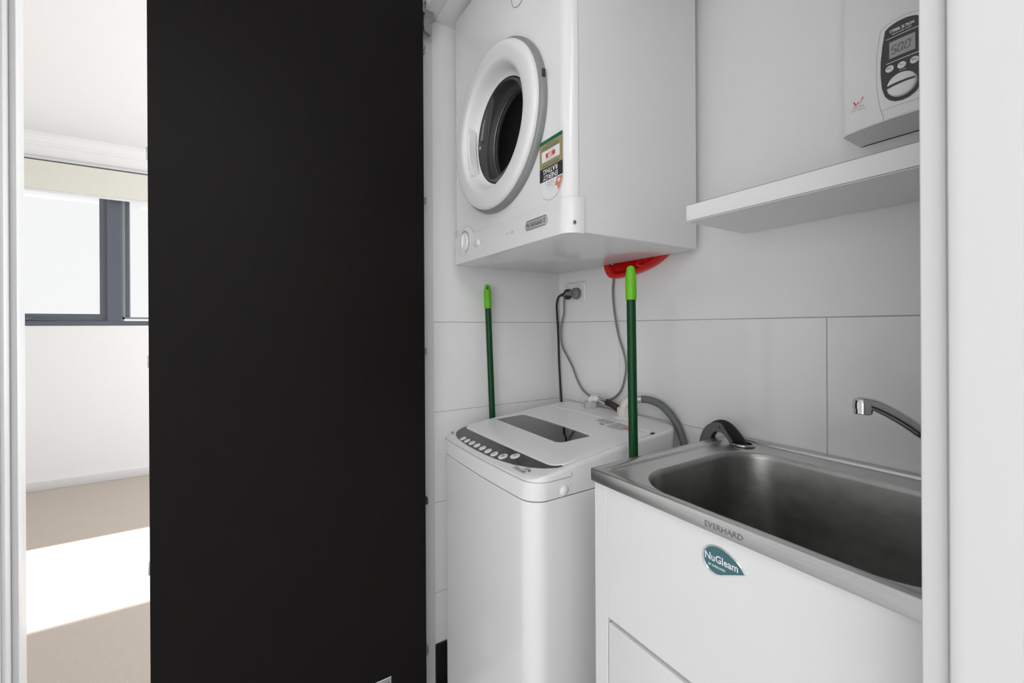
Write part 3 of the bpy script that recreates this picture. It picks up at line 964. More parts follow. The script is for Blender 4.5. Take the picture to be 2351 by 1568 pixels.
def mixl(A, B, t):
    return [(a[0] + (b[0] - a[0]) * t, a[1] + (b[1] - a[1]) * t) for a, b in zip(A, B)]


def wide(L, a, b):
    return [(x - a * min(1, max(0, (-1.015 - x) / 0.2)) + b * min(1, max(0, (x + 1.015) / 0.2)), y) for x, y in L]


W0, W1, W2 = wo(0.0), wo(0.0025), wide(wo(0.0055), 0.004, 0.0075)
LO = lid_loop(0.0016)
rows = [[(x, y, 0.7928) for x, y in wo(0.010)], [(x, y, 0.7928) for x, y in W1], [(x, y, 0.7940) for x, y in W0],
        [(x, y, zt(x, y) - 0.011) for x, y in wide(W0, 0.004, 0.0075)], [(x, y, zt(x, y) - 0.0055) for x, y in wide(wo(0.0008), 0.004, 0.0075)], [(x, y, zt(x, y) - 0.0018) for x, y in wide(wo(0.0026), 0.004, 0.0075)], [(x, y, zt(x, y)) for x, y in W2]]
for t in (0.25, 0.5, 0.75, 1.0):
    rows.append([(x, y, zt(x, y)) for x, y in mixl(W2, LO, t)])
rows.append([(x, y, zt(x, y) - 0.012) for x, y in LO])
bm = NB()
loft(bm, rows, False, False)
housing = obj('top_housing', bm, 'plastic_white', wm, angle=0.5)
# console seam around the housing front: thin dark line for the shaded groove
bm = NB()
seam = [p for p in wide(wo(0.0), 0.0039, 0.0073)]
ls = [p for p in seam if p[1] < 0.645]
right_part = sorted([p for p in ls if p[0] > -0.80 and p[1] > 0.57], key=lambda p: -p[1])
fr = sorted([p for p in ls if p not in right_part and p[1] < 0.60], key=lambda p: -p[0])
pth = [(-0.7594, 0.640, 0.852), (-0.7590, 0.640, 0.8385)] + [(x, y, 0.8375 + max(0, (y - 0.60)) * 0.02) for x, y in right_part if y < 0.638] + [(x, y, 0.8375) for x, y in fr]
tube(bm, pth, 0.0006, 5)
obj('console_seam', bm, 'hairline', housing)
# lid with a window opening
WQ = [(-0.8800, 0.7005), (-0.8620, 0.7970), (-1.2080, 0.8060), (-1.2360, 0.7130)]


def win_loop(o=0.0):
    c_ = Vector((-1.046, 0.755))
    q = [(x + (0.001 if x > c_.x else -0.001) * o * 1000, y + (o if y > c_.y else -o)) for x, y in WQ]
    pts = rquad(q, [0.022, 0.012, 0.014, 0.010], 8, 10)
    return [(x, y - 0.006 * (1 - ((x + 1.046) / 0.18) ** 2) * (1 if y < 0.72 else 0)) for x, y in pts]


LI = win_loop(0.0)
dz = 0.0035
rows = [[(x, y, zt(x, y) - 0.010) for x, y in lid_loop(0.0)], [(x, y, zt(x, y) + dz - 0.003) for x, y in lid_loop(0.0)], [(x, y, zt(x, y) + dz - 0.0008) for x, y in lid_loop(-0.001)], [(x, y, zt(x, y) + dz) for x, y in lid_loop(-0.004)]]
for t in (0.2, 0.4, 0.6, 0.8):
    rows.append([(x, y, zt(x, y) + dz) for x, y in mixl(lid_loop(-0.004), win_loop(0.0012), t)])
rows += [[(x, y, zt(x, y) + dz) for x, y in win_loop(0.0012)], [(x, y, zt(x, y) + dz - 0.001) for x, y in LI], [(x, y, zt(x, y) + dz - 0.006) for x, y in LI]]
bm = NB()
loft(bm, rows, False, False)
lid = obj('lid', bm, 'plastic_white', wm, angle=0.5)
bm = NB()     # raised back edge of the lid
tube(bm, [(x, 0.9345, zt(x, 0.9345) + dz - 0.0008) for x in [-1.248 + 0.47 * k / 20 for k in range(21)]], 0.0022, 8)
obj('lid_ridge', bm, 'plastic_white', lid)
bm = NB()
rows = [[(x, y, zt(x, y) + dz - 0.0015) for x, y in LI]] + [[(x, y, zt(x, y) + dz - 0.0015) for x, y in mixl(LI, [(-1.046, 0.755)] * len(LI), t)] for t in (0.35, 0.7, 0.97)]
loft(bm, rows, False, True)
obj('lid_window', bm, 'smoked_glass', lid)
obj('lid_hinge', bx(-0.7745, -0.7685, 0.928, 0.940, 0.880, 0.8955, 0.001, 1), 'ink', housing)
# tub below the window
bm = NB()
T0 = rrect(-1.250, -0.790, 0.66, 0.90, 0.03, 8, 10)
loft(bm, [[(x, y, 0.852) for x, y in T0], [(x, y, 0.80) for x, y in mixl(T0, [(-1.02, 0.78)] * len(T0), 0.06)], [(x, y, 0.60) for x, y in mixl(T0, [(-1.02, 0.78)] * len(T0), 0.10)]], False, True)
obj('tub', bm, 'tub_dark', wm)
bm = NB()
cyl = [(-1.02 + 0.20 * math.cos(2 * math.pi * k / 40), 0.785 + 0.112 * math.sin(2 * math.pi * k / 40)) for k in range(40)]
loft(bm, [[(x, y, 0.822) for x, y in cyl], [(-1.02 + (x + 1.02) * 0.95, 0.785 + (y - 0.785) * 0.95, 0.826) for x, y in cyl], [(-1.02 + (x + 1.02) * 0.90, 0.785 + (y - 0.785) * 0.90, 0.818) for x, y in cyl]], False, False)
obj('tub_ring', bm, 'smoke_in', wm)
# dark control strip
lowc = [(-1.2560, .6240), (-1.2500, .5960), (-1.2420, .5790), (-1.2300, .5670), (-1.2100, .5570), (-1.1830, .5495), (-1.1450, .5455), (-1.1000, .5430), (-1.0500, .5420), (-.9840, .5430), (-.9290, .5470), (-.8730, .5550), (-.8280, .5680), (-.7940, .5860), (-.7720, .6080), (-.7690, .6215)]
upc = [(-1.2560, .6245), (-1.2490, .6160), (-1.2300, .6055), (-1.1740, .6025), (-1.0540, .5985), (-.9300, .5985), (-.8560, .6010), (-.8000, .6065), (-.7760, .6215), (-.7690, .6225)]
bm = NB()
rows = []
N = 64
xs = [-1.2560 + (1.2560 - .7690) * (0.5 - 0.5 * math.cos(math.pi * k / N)) for k in range(N + 1)]
lo = [interp(x, [p[0] for p in lowc], [p[1] for p in lowc]) for x in xs]
hi = [interp(x, [p[0] for p in upc], [p[1] for p in upc]) for x in xs]
for t in [k / 6 for k in range(7)]:
    rows.append([(x, a + (b - a) * t, zt(x, a + (b - a) * t) + 0.0009) for x, a, b in zip(xs, lo, hi)])
loft(bm, rows, False, False, closed=False)
strip = obj('control_strip', bm, 'console_dark', wm, angle=1.2)
def deck_n(x, y):
    return Vector(((zt(x - .002, y) - zt(x + .002, y)) / .004, (zt(x, y - .004) - zt(x, y + .004)) / .008, 1)).normalized()
for i, (x, y, rd) in enumerate([(-1.158, .5565, .0098), (-1.129, .556, .0098), (-1.099, .5565, .0100), (-1.068, .5565, .0102), (-1.036, .5568, .0104), (-1.004, .5563, .0106), (-.971, .5563, .0108), (-.936, .5618, .0128), (-.908, .5805, .0132)]):
    nn = deck_n(x, y)
    f = frame(nn)
    c_ = Vector((x, y, zt(x, y) + 0.0009))
    bm = NB()
    lathe(bm, [(rd, -0.001), (rd, 0.0010), (rd * 0.86, 0.0014), (rd * 0.84, 0.0010), (rd * 0.78, 0.0010), (rd * 0.76, 0.0020), (rd * 0.3, 0.0024), (0.0002, 0.0024)], c_, f, 24)
    b_ = obj('button', bm, 'plastic_white', strip)
    yd = (Vector((0, 1, 0)) - nn * nn.y).normalized()
    text(['–', '–', '+', '–', '–', '::', '||', '>||', 'O'][i], c_ + nn * 0.0026, PX, yd, rd * 0.85, 'ink', b_, name='symbol', bold=0.0001)
for k, (x0, y0, wd) in enumerate([(-1.115, .584, .02), (-1.095, .587, .022), (-1.07, .589, .02), (-1.105, .575, .018), (-1.075, .579, .02), (-1.05, .582, .02), (-1.03, .586, .022), (-1.06, .5715, .018), (-1.04, .575, .02), (-1.015, .578, .018), (-1.03, .569, .018), (-1.005, .572, .02), (-.985, .575, .016), (-1.0, .583, .03)]):
    nn = deck_n(x0, y0)
    text(['WASH', 'RINSE', 'SPIN', 'HIGH', 'MED', 'LOW', 'FUZZY', 'HEAVY', 'SOAK', 'QUICK', 'DELAY', 'LEVEL', 'AIR', '_____'][k], (x0, y0, zt(x0, y0) + 0.0012), PX, (Vector((0, 1, 0)) - nn * nn.y), 0.0052, 'ink_grey', strip)
nn = deck_n(-0.84, 0.555)
yd = (Vector((0, 1, 0)) - nn * nn.y).normalized()
text('Fuzzy Logic', (-0.8400, 0.5520, zt(-0.84, 0.552)), PX, yd, 0.0105, 'ink', housing, shear=0.25, lift=0.0009)
text('5.5kg', (-0.8200, 0.5600, zt(-0.82, 0.560)), PX, yd, 0.0110, 'ink', housing, shear=0.15, bold=0.0001, lift=0.0012)
obj('underline', bx(-0.868, -0.815, 0.5462, 0.5467, zt(-0.84, 0.5465) + 0.0002, zt(-0.84, 0.5465) + 0.0009), 'ink', housing, smooth=False)
nn = deck_n(-1.23, 0.562)
yd = (Vector((0, 1, 0)) - nn * nn.y).normalized()
text('Haier', (-1.2370, 0.5590, zt(-1.237, 0.559)), (0.97, -0.22, 0.02), (0.22, 0.95, 0.2), 0.0125, 'ink', housing, shear=0.2, bold=0.0001, lift=0.0016)
# small print on the lid
bm = NB()
for k in range(7):
    x0, x1 = -0.958 + 0.001 * k, -0.905 + 0.002 * (k % 3)
    y = 0.900 + 0.0065 * k
    poly(bm, [(x0, y, zt(x0, y) + dz + 0.0006), (x1, y, zt(x1, y) + dz + 0.0006), (x1, y + 0.0042, zt(x1, y + 0.0042) + dz + 0.0006), (x0, y + 0.0042, zt(x0, y + 0.0042) + dz + 0.0006)])
for k in range(7):
    x0, x1 = -0.895 + 0.001 * (k % 2), -0.840 + 0.002 * (k % 3)
    y = 0.884 + 0.0072 * k
    poly(bm, [(x0, y, zt(x0, y) + dz + 0.0006), (x1, y, zt(x1, y) + dz + 0.0006), (x1, y + 0.0045, zt(x1, y + 0.0045) + dz + 0.0006), (x0, y + 0.0045, zt(x0, y + 0.0045) + dz + 0.0006)])
wl = obj('care_notice', bm, 'ink_pale', lid, smooth=False)
def lidpatch(x0, x1, y0, y1, m):
    bm = NB()
    poly(bm, [(x, y, zt(x, y) + dz + 0.0009) for x, y in ((x0, y0), (x1, y0), (x1, y1), (x0, y1))])
    return obj('print_patch', bm, m, lid, smooth=False)
lidpatch(-0.926, -0.910, 0.884, 0.893, 'print_salmon')
lidpatch(-0.850, -0.828, 0.899, 0.914, 'print_salmon')
lidpatch(-0.850, -0.828, 0.920, 0.930, 'print_salmon')
# side screw cap
bm = NB()
lathe(bm, [(0.0125, -0.0012), (0.0125, 0.0015), (0.0095, 0.0045), (0.004, 0.0065), (0.0005, 0.007)], (WX1 + 0.0012, 0.6215, 0.8085), 'X', 24)
obj('side_cap', bm, 'plastic_white', housing)
bm = NB()
pts = [(WX1 + 0.0006, 0.6215 - 0.020, 0.7968)] + [(WX1 + 0.0030, 0.6215 - 0.020 * math.cos(math.radians(180 * k / 16)), 0.8125 + 0.016 * math.sin(math.radians(180 * k / 16))) for k in range(17)] + [(WX1 + 0.0006, 0.6215 + 0.020, 0.7968)]
tube(bm, pts, 0.0005, 5)
obj('cap_outline', bm, 'ink_pale', housing)

# inlet hoses on the rear of the deck
hs = thing('water_hose', 'black water hose with a red stripe on the grey rear inlet of the washer', 'hose', (-1.095, 1.012, 0.902), 'inlet hoses of the washing machine')
zb = 0.9020
bm = NB()
loft(bm, [[(-1.0965 + r * math.cos(2 * math.pi * k / 8), 1.012 + r * math.sin(2 * math.pi * k / 8), z) for k in range(8)] for r, z in ((0.0225, zb), (0.0245, zb + 0.004), (0.0245, zb + 0.022), (0.0215, zb + 0.0245), (0.013, zb + 0.0245))], True, True)
obj('inlet_nut', bm, 'plastic_grey', hs, angle=0.5)
bm = NB()
tube(bm, catmull([(-1.0965, 1.012, zb + 0.02), (-1.0935, 1.0125, zb + 0.0305), (-1.085, 1.014, zb + 0.036), (-1.070, 1.0155, zb + 0.036), (-1.056, 1.017, zb + 0.0355)], 4), [0.012] * 8 + [0.0115] * 5 + [0.0095] * 4, 14)
obj('elbow', bm, 'plastic_white', hs)
bm = NB()
tube(bm, [(-1.060, 1.0165, zb + 0.0355), (-1.028, 1.020, zb + 0.0300)], 0.0118, 18)
tube(bm, [(-1.061, 1.0165, zb + 0.0356), (-1.057, 1.0168, zb + 0.0350)], 0.0126, 18)
tube(bm, [(-1.032, 1.0195, zb + 0.0306), (-1.0275, 1.020, zb + 0.0298)], 0.0126, 18)
obj('ferrule', bm, 'chrome', hs)
bm = NB()
hp = catmull([(-1.032, 1.0195, zb + 0.0306), (-1.012, 1.0225, zb + 0.0255), (-0.992, 1.028, zb + 0.016), (-0.978, 1.036, zb - 0.002), (-0.968, 1.0485, zb - 0.03), (-0.962, 1.0515, zb - 0.10), (-0.960, 1.0515, zb - 0.25)], 4)
tube(bm, hp, [0.0108] * 10 + [0.0108 - 0.0002 * k for k in range(len(hp) - 10)], 14)
obj('hose', bm, 'rubber_black', hs)
bm = NB()
tube(bm, [Vector(p) + Vector((0.003, -0.0065, 0.0076)) for p in hp[:13]], 0.0013, 6)
obj('hose_stripe', bm, 'stripe_red', hs)
hs = thing('water_hose', 'thick grey water hose arching from the cream right inlet of the washer', 'hose', (-0.932, 0.992, 0.902), 'inlet hoses of the washing machine')
bm = NB()
nx, ny = -0.9300, 0.994
loft(bm, [[(nx + r * math.cos(2 * math.pi * k / 8), ny + r * math.sin(2 * math.pi * k / 8), z) for k in range(8)] for r, z in ((0.0205, zb + 0.003), (0.0210, zb + 0.006), (0.0205, zb + 0.028), (0.0180, zb + 0.031), (0.012, zb + 0.031))], True, True)
obj('inlet_nut', bm, 'plastic_cream', hs, angle=0.5)
bm = NB()
lathe(bm, [(0.030, -0.001), (0.030, 0.002), (0.026, 0.0042), (0.0215, 0.0045)], (nx, ny, zb), 'Z', 28, True, True)
obj('inlet_flange', bm, 'plastic_white', hs)
bm = NB()
tube(bm, catmull([(nx, ny, zb + 0.026), (nx + 0.001, ny + 0.003, zb + 0.042), (nx + 0.008, ny + 0.014, zb + 0.052), (nx + 0.018, ny + 0.026, zb + 0.056)], 4), 0.0125, 14)
obj('elbow', bm, 'plastic_cream', hs)
bm = NB()
tube(bm, [(-0.914, 1.019, zb + 0.0562), (-0.8900, 1.030, zb + 0.0585)], 0.0115, 18)
tube(bm, [(-0.8935, 1.0285, zb + 0.0582), (-0.8890, 1.030, zb + 0.0585)], 0.0123, 18)
obj('ferrule', bm, 'chrome', hs)
bm = NB()
tube(bm, catmull([(-0.8950, 1.028, zb + 0.0582), (-0.880, 1.033, zb + 0.0590), (-0.8630, 1.038, zb + 0.0575), (-0.8390, 1.044, zb + 0.0505), (-0.8170, 1.0475, zb + 0.0365), (-0.7970, 1.050, zb + 0.0180), (-0.7800, 1.052, zb - 0.006), (-0.7670, 1.053, zb - 0.035), (-0.7570, 1.053, zb - 0.07), (-0.748, 1.053, zb - 0.16), (-0.745, 1.053, zb - 0.35)], 4), [0.0112] * 20 + [0.0110 - 0.0001 * k for k in range(21)], 14)
obj('hose', bm, 'hose_grey', hs)

# ------------------------------------------------------------------ green handled poles
def pole(label, foot, top, grip_z, rad, slot=True):
    t = thing('broom_pole', label, 'broom handle', foot, 'green cleaning poles beside the washing machine')
    F, T = Vector(foot), Vector(top)
    d = (T - F)
    at = lambda z: F + d * ((z - F.z) / d.z)
    bm = NB()
    tube(bm, [at(0.012), at(0.6), at(grip_z)], rad, 20)
    obj('shaft', bm, 'green_pole', t)
    bm = NB()
    tube(bm, [F, at(0.016)], rad * 1.12, 16)
    obj('end_cap', bm, 'rubber_black', t)
    bm = NB()
    zs = [grip_z - 0.003, grip_z, grip_z + 0.010, (grip_z + T.z) / 2 - 0.006, (grip_z + T.z) / 2, T.z - 0.026, T.z - 0.020, T.z - 0.012, T.z - 0.005, T.z - 0.0015, T.z]
    rs = [rad * 1.10, rad * 1.18, rad * 1.20, rad * 1.20, rad * 1.20, rad * 1.18, rad * 1.02, rad * 0.96, rad * 0.82, rad * 0.55, rad * 0.1]
    tube(bm, [at(z) for z in zs], rs, 20)
    g_ = obj('grip', bm, 'green_grip', t)
    # oval for the hanging slot; on one pole its shade is painted dark green
    f = frame(Vector((0.87, -0.49, 0)))
    c_ = at(T.z - 0.017) + f[2] * rad * 0.93
    bm = NB()
    loft(bm, [[c_ + f[0] * (0.0026 * k_ * math.cos(a)) + f[1] * (0.0095 * k_ * math.sin(a)) + f[2] * h_ for a in [2 * math.pi * i / 20 for i in range(20)]] for k_, h_ in ((1.0, -0.004), (1.0, 0.0006), (0.8, 0.0006))], True, True)
    obj('hang_slot', bm, 'slot_shade' if slot else 'green_grip', t)
    return t


pole('green pole with a bright lime grip standing between the washer and the tub', (-0.6790, 0.768, 0.0), (-0.6975, 0.770, 1.325), 1.2475, 0.0106, False)
pole('dark green pole with a lime grip leaning in the gap left of the washer', (-1.301, 0.772, 0.0), (-1.3065, 0.7235, 1.331), 1.251, 0.0108)

# ------------------------------------------------------------------ laundry tub and cabinet
SX0, SX1, SY0, SY1 = -0.631, -0.071, 0.579, 1.064
cb = thing('laundry_cabinet', 'white laundry cabinet with two flush fronts under the steel tub', 'cabinet', (-0.351, 0.82, 0.0))
CX0, CX1, CY0 = -0.627, -0.075, 0.587
obj('side_panel', bx(CX0, CX0 + 0.018, CY0 + 0.018, 1.05, 0.0, 0.880, 0.0008, 1), 'melamine', cb)
obj('side_panel', bx(CX1 - 0.018, CX1, CY0 + 0.018, 1.05, 0.0, 0.880, 0.0008, 1), 'melamine', cb)
obj('front_stile', bx(CX0, CX0 + 0.0335, CY0, CY0 + 0.018, 0.0, 0.8805, 0.0008, 1), 'melamine', cb)
obj('front_stile', bx(CX1 - 0.0335, CX1, CY0, CY0 + 0.018, 0.0, 0.8805, 0.0008, 1), 'melamine', cb)
dxl, dxr = CX0 + 0.0345, CX1 - 0.0345
fp = obj('fascia_panel', bx(dxl, dxr, CY0 - 0.0005, CY0 + 0.0175, 0.6290, 0.8805, 0.0008, 1), 'melamine', cb)
obj('drawer_front', bx(dxl + 0.0015, dxr - 0.0015, CY0 - 0.0005, CY0 + 0.0175, 0.02, 0.6195, 0.0022, 3), 'melamine', cb)
obj('inner_rail', bx(dxl - 0.002, dxr + 0.002, CY0 + 0.012, CY0 + 0.024, 0.02, 0.70), 'melamine', cb, smooth=False)
# leaf shaped badge
lg = link('badge', None, cb, (-0.362, CY0, 0.838))
by = CY0 - 0.0005
lf = catmull([(-0.3255, 0.8385), (-0.333, 0.8475), (-0.345, 0.8555), (-0.358, 0.8605), (-0.371, 0.8610), (-0.382, 0.8570), (-0.3895, 0.8495), (-0.3925, 0.8400), (-0.3910, 0.8310), (-0.3855, 0.8235), (-0.377, 0.8190), (-0.3665, 0.8195), (-0.352, 0.8260), (-0.338, 0.8328), (-0.3255, 0.8385)], 4)[:-1]
lc = Vector((-0.366, 0.839))
def lsh(k, y):
    return [(lc.x + (p.x - lc.x) * k, y, lc.y + (p.y - lc.y) * k) for p in lf]
lf = [Vector((p[0], p[1])) for p in lf]
bm = NB()
loft(bm, [lsh(1.0, by), lsh(1.0, by - 0.0016), lsh(0.975, by - 0.0024), lsh(0.93, by - 0.0024), lsh(0.90, by - 0.0015)], False, False)
obj('badge_rim', bm, 'chrome', lg)
bm = NB()
loft(bm, [lsh(0.91, by - 0.0002), lsh(0.905, by - 0.0015)], False, True)
obj('badge_field', bm, 'teal_enamel', lg)
text('NuGleam', (-0.3625, by - 0.0015, 0.8415), PX, UP, 0.0150, 'print_white', lg, bold=0.0003, wide=0.88)
text('BY EVERHARD', (-0.3690, by - 0.0015, 0.8300), PX, UP, 0.0046, 'print_white', lg, bold=0.0001, wide=0.9)

sk = thing('laundry_tub', 'stainless steel laundry tub set on the white cabinet', 'sink', (-0.351, 0.82, 0.88))
NE = 8
def R(x0, x1, y0, y1, r, z):
    return [(x, y, z) for x, y in rrect(x0, x1, y0, y1, r, 10, NE)]
def RI(i, r, z):
    return R(SX0 + i, SX1 - i, SY0 + i, SY1 - i, r, z)
BX0, BX1, BY0, BY1 = -0.563, -0.110, 0.609, 0.986
bm = NB()
loft(bm, [RI(0.012, 0.001, 0.8802), RI(0.0008, 0.003, 0.8802), RI(0.0, 0.0035, 0.8812), RI(0.0, 0.0035, 0.9030), RI(0.0006, 0.0035, 0.9043), RI(0.002, 0.003, 0.9050),
          R(SX0 + 0.0235, SX1 - 0.0235, SY0 + 0.0140, SY1 - 0.0185, 0.018, 0.9050), R(SX0 + 0.0243, SX1 - 0.0243, SY0 + 0.0148, SY1 - 0.0193, 0.018, 0.9044), R(SX0 + 0.0258, SX1 - 0.0258, SY0 + 0.0163, SY1 - 0.0208, 0.0175, 0.8996),
          R(SX0 + 0.0275, SX1 - 0.0275, SY0 + 0.0180, SY1 - 0.0225, 0.017, 0.8986), R(BX0 - 0.006, BX1 + 0.006, BY0 - 0.0045, BY1 + 0.006, 0.100, 0.8984), R(BX0 - 0.001, BX1 + 0.001, BY0 - 0.001, BY1 + 0.001, 0.096, 0.8975)], False, False)
obj('rim', bm, 'steel', sk, angle=0.7)
bm = NB()
loft(bm, [R(BX0 - 0.001, BX1 + 0.001, BY0 - 0.001, BY1 + 0.001, 0.096, 0.8975), R(BX0 + 0.002, BX1 - 0.002, BY0 + 0.002, BY1 - 0.002, 0.094, 0.894), R(BX0 + 0.004, BX1 - 0.004, BY0 + 0.004, BY1 - 0.004, 0.092, 0.886), R(BX0 + 0.012, BX1 - 0.012, BY0 + 0.012, BY1 - 0.012, 0.09, 0.72), R(BX0 + 0.018, BX1 - 0.018, BY0 + 0.018, BY1 - 0.018, 0.088, 0.665),
          R(BX0 + 0.030, BX1 - 0.030, BY0 + 0.030, BY1 - 0.030, 0.082, 0.644), R(BX0 + 0.055, BX1 - 0.055, BY0 + 0.055, BY1 - 0.055, 0.07, 0.634), R(BX0 + 0.12, BX1 - 0.12, BY0 + 0.12, BY1 - 0.12, 0.05, 0.630)], False, True)
obj('bowl', bm, 'steel_bowl', sk, angle=0.9)
bm = NB()
lathe(bm, [(0.048, 0.0), (0.047, 0.003), (0.036, 0.002), (0.034, -0.002), (0.0, -0.002)], ((BX0 + BX1) / 2, (BY0 + BY1) / 2, 0.6305), 'Z', 28)
obj('drain', bm, 'chrome', sk)
text('EVERHARD', (-0.3555, SY0, 0.8905), PX, UP, 0.0118, 'engraving', sk, ext=0.0002, wide=1.0)
bm = NB()
lathe(bm, [(0.0222 + 0.0030 * math.cos(math.radians(a_)), 0.0028 + 0.0030 * math.sin(math.radians(a_))) for a_ in range(0, 361, 30)], (-0.5640, 1.0020, 0.8995), 'Z', 36)
obj('hose_ring', bm, 'ring_steel', sk, angle=1.5)
bm = NB()
lathe(bm, [(0.0200, 0.0), (0.0002, 0.0)], (-0.5640, 1.0020, 0.9000), 'Z', 24)
obj('hole_shade', bm, 'gap_shade', sk)  # flat dark disc painted as the unlit inside of the hole

# ribbed drain hose with its hook, looped over the tub edge
dh = thing('drain_hose', 'black ribbed drain hose in a grey hook looped over the back corner of the tub', 'hose', (-0.61, 1.003, 0.905))
hc = catmull([(-0.6560, 1.008, 0.60), (-0.6560, 1.008, 0.80), (-0.6550, 1.007, 0.885), (-0.6500, 1.006, 0.910), (-0.6395, 1.005, 0.9265), (-0.6250, 1.0045, 0.9355), (-0.6105, 1.004, 0.9370), (-0.5970, 1.003, 0.9310), (-0.5840, 1.002, 0.9205), (-0.5725, 1.002, 0.9070), (-0.5655, 1.002, 0.893), (-0.5625, 1.002, 0.872)], 12)
bm = NB()
tube(bm, hc, [0.0118 if k % 2 else 0.0132 for k in range(len(hc))], 16)
obj('ribbed_hose', bm, 'rubber_black', dh, angle=0.4)
bm = NB()     # flat hook in front of the hose
sm = lambda L: [(p.x, p.y) for p in catmull([(a, b, 0) for a, b in L], 4)]
ho = [(-0.6700, 0.875), (-0.6690, 0.890), (-0.6640, 0.908), (-0.6560, 0.9235), (-0.6450, 0.9355), (-0.6300, 0.9430), (-0.6160, 0.9440), (-0.6090, 0.9410), (-0.5990, 0.9290), (-0.5890, 0.9150), (-0.5810, 0.9010), (-0.5780, 0.892),
      (-0.5845, 0.892), (-0.5900, 0.9050), (-0.5990, 0.9165), (-0.6080, 0.9225), (-0.6190, 0.9240), (-0.6290, 0.9200), (-0.6360, 0.9110), (-0.6390, 0.9000), (-0.6400, 0.875)]
ho = sm(ho[:12]) + sm(ho[12:])
loft(bm, [[(x, 0.9930, z) for x, z in ho], [(x, 0.9880, z) for x, z in ho], [(-0.622 + (x + 0.622) * 0.97, 0.9865, 0.905 + (z - 0.905) * 0.97) for x, z in ho]], True, True)
hk = obj('hose_hook', bm, 'guide_grey', dh, angle=0.6)
bm = NB()
lathe(bm, [(0.0024, 0.001), (0.0024, -0.0004), (0.0001, -0.0004)], (-0.6135, 0.9863, 0.9345), 'Y', 14)
obj('hook_hole', bm, 'ink', hk)

# chrome swivel tap
tp = thing('tap', 'chrome swivel tap spout reaching over the steel tub', 'tap', (-0.165, 1.018, 0.905))
sp = catmull([(-0.2900, 0.848, 1.0535), (-0.2833, 0.852, 1.0552), (-0.2732, 0.858, 1.0548), (-0.2646, 0.866, 1.0498), (-0.2545, 0.877, 1.0418), (-0.2429, 0.892, 1.0300), (-0.2356, 0.904, 1.0205),
              (-0.2285, 0.917, 1.0105), (-0.2100, 0.950, 0.990), (-0.1850, 0.990, 0.974), (-0.165, 1.018, 0.968)], 4)
bm = NB()
tube(bm, sp, [0.0070, 0.0090, 0.0103, 0.0110] + [0.0112 + 0.00002 * k for k in range(len(sp) - 4)], 20, squash=(1.0, 0.85))
obj('spout', bm, 'chrome', tp, angle=0.9)
bm = NB()
lathe(bm, [(0.0138, -0.004), (0.0138, 0.003), (0.0132, 0.0085), (0.0105, 0.0125), (0.004, 0.0143), (0.0002, 0.0145)], (-0.2828, 0.852, 1.0515), 'Z', 28, True)
obj('spout_head', bm, 'chrome', tp, angle=0.9)
bm = NB()
lathe(bm, [(0.0126, 0.002), (0.0126, -0.0068), (0.0116, -0.0082), (0.0090, -0.0082), (0.0085, -0.004)], (-0.2828, 0.852, 1.0468), 'Z', 28, True, True)
obj('aerator', bm, 'chrome', tp)
bm = NB()
lathe(bm, [(0.028, 0), (0.028, 0.004), (0.022, 0.008), (0.0185, 0.012), (0.0185, 0.075), (0.016, 0.08), (0.010, 0.082)], (-0.165, 1.018, 0.9045), 'Z', 28, True, True)
obj('body', bm, 'chrome', tp)
bm = NB()
tube(bm, [(-0.165, 1.018, 0.985), (-0.16, 1.008, 1.0), (-0.15, 0.98, 1.012)], [0.014, 0.010, 0.006], 14)
obj('lever', bm, 'chrome', tp)

# ------------------------------------------------------------------ shelf
sh = thing('wall_shelf', 'thick white painted shelf fixed to the wall above the tub', 'shelf', (-0.33, 0.95, 1.4135))
obj('board', bx(-0.5945, -0.060, 0.8345, YB - 0.0012, 1.4150, 1.4495, 0.0012, 2), 'shelf_paint', sh)
bm = NB()
box(bm, -0.5935, -0.061, 0.8355, YB - 0.003, 1.4128, 1.4152)
obj('underside', bm, 'shelf_paint', sh, smooth=False)
bm = NB()
tube(bm, [(-0.5930, 0.8350, 1.4146), (-0.062, 0.8350, 1.4146)], 0.0006, 5)
tube(bm, [(-0.5930, 0.8348, 1.4497), (-0.062, 0.8348, 1.4497)], 0.0005, 5)
obj('edge_line', bm, 'hairline', sh)

# ------------------------------------------------------------------ water heater
ht = thing('water_heater', 'white electric instant water heater with a dark display panel above the shelf', 'water heater', (-0.261, 1.0, 1.545))
HCX, HW, HZ0, HZ1 = -0.2608, 0.0950, 1.5420, 1.905


def hy(x):
    u_ = (x - HCX) / HW
    return 0.9600 + 0.016 * u_ * u_


bm = NB()
rows = []
def hloop(z, ins=0.0, fy=0.0, back=YB - 0.0008):
    pts = []
    for k in range(25):
        u_ = -1 + 2 * k / 24
        x = HCX + u_ * (HW - ins)
        e = 0.006 * max(0, (abs(u_) - 0.93) / 0.07) ** 2
        pts.append((x, hy(x) + fy + e, z))
    pts += [(HCX + HW - ins, 1.02, z), (HCX + HW - ins, back, z), (HCX - HW + ins, back, z), (HCX - HW + ins, 1.02, z)]
    return pts
rows = [hloop(HZ0 + 0.003, 0.010, 0.016), hloop(HZ0 + 0.002, 0.003, 0.006), hloop(HZ0 + 0.0015, 0.001, 0.0015), hloop(HZ0 + 0.004, 0.0, 0.0), hloop(HZ1 - 0.01), hloop(HZ1 - 0.003, 0.002, 0.003), hloop(HZ1, 0.008, 0.01)]
loft(bm, rows)
obj('casing', bm, 'plastic_white', ht, angle=0.5)


def hpt(x, z, d):
    return (x, hy(x) - d, z)


def mirror(pts):
    return pts + [(2 * HCX - x, z) for x, z in pts[::-1]]


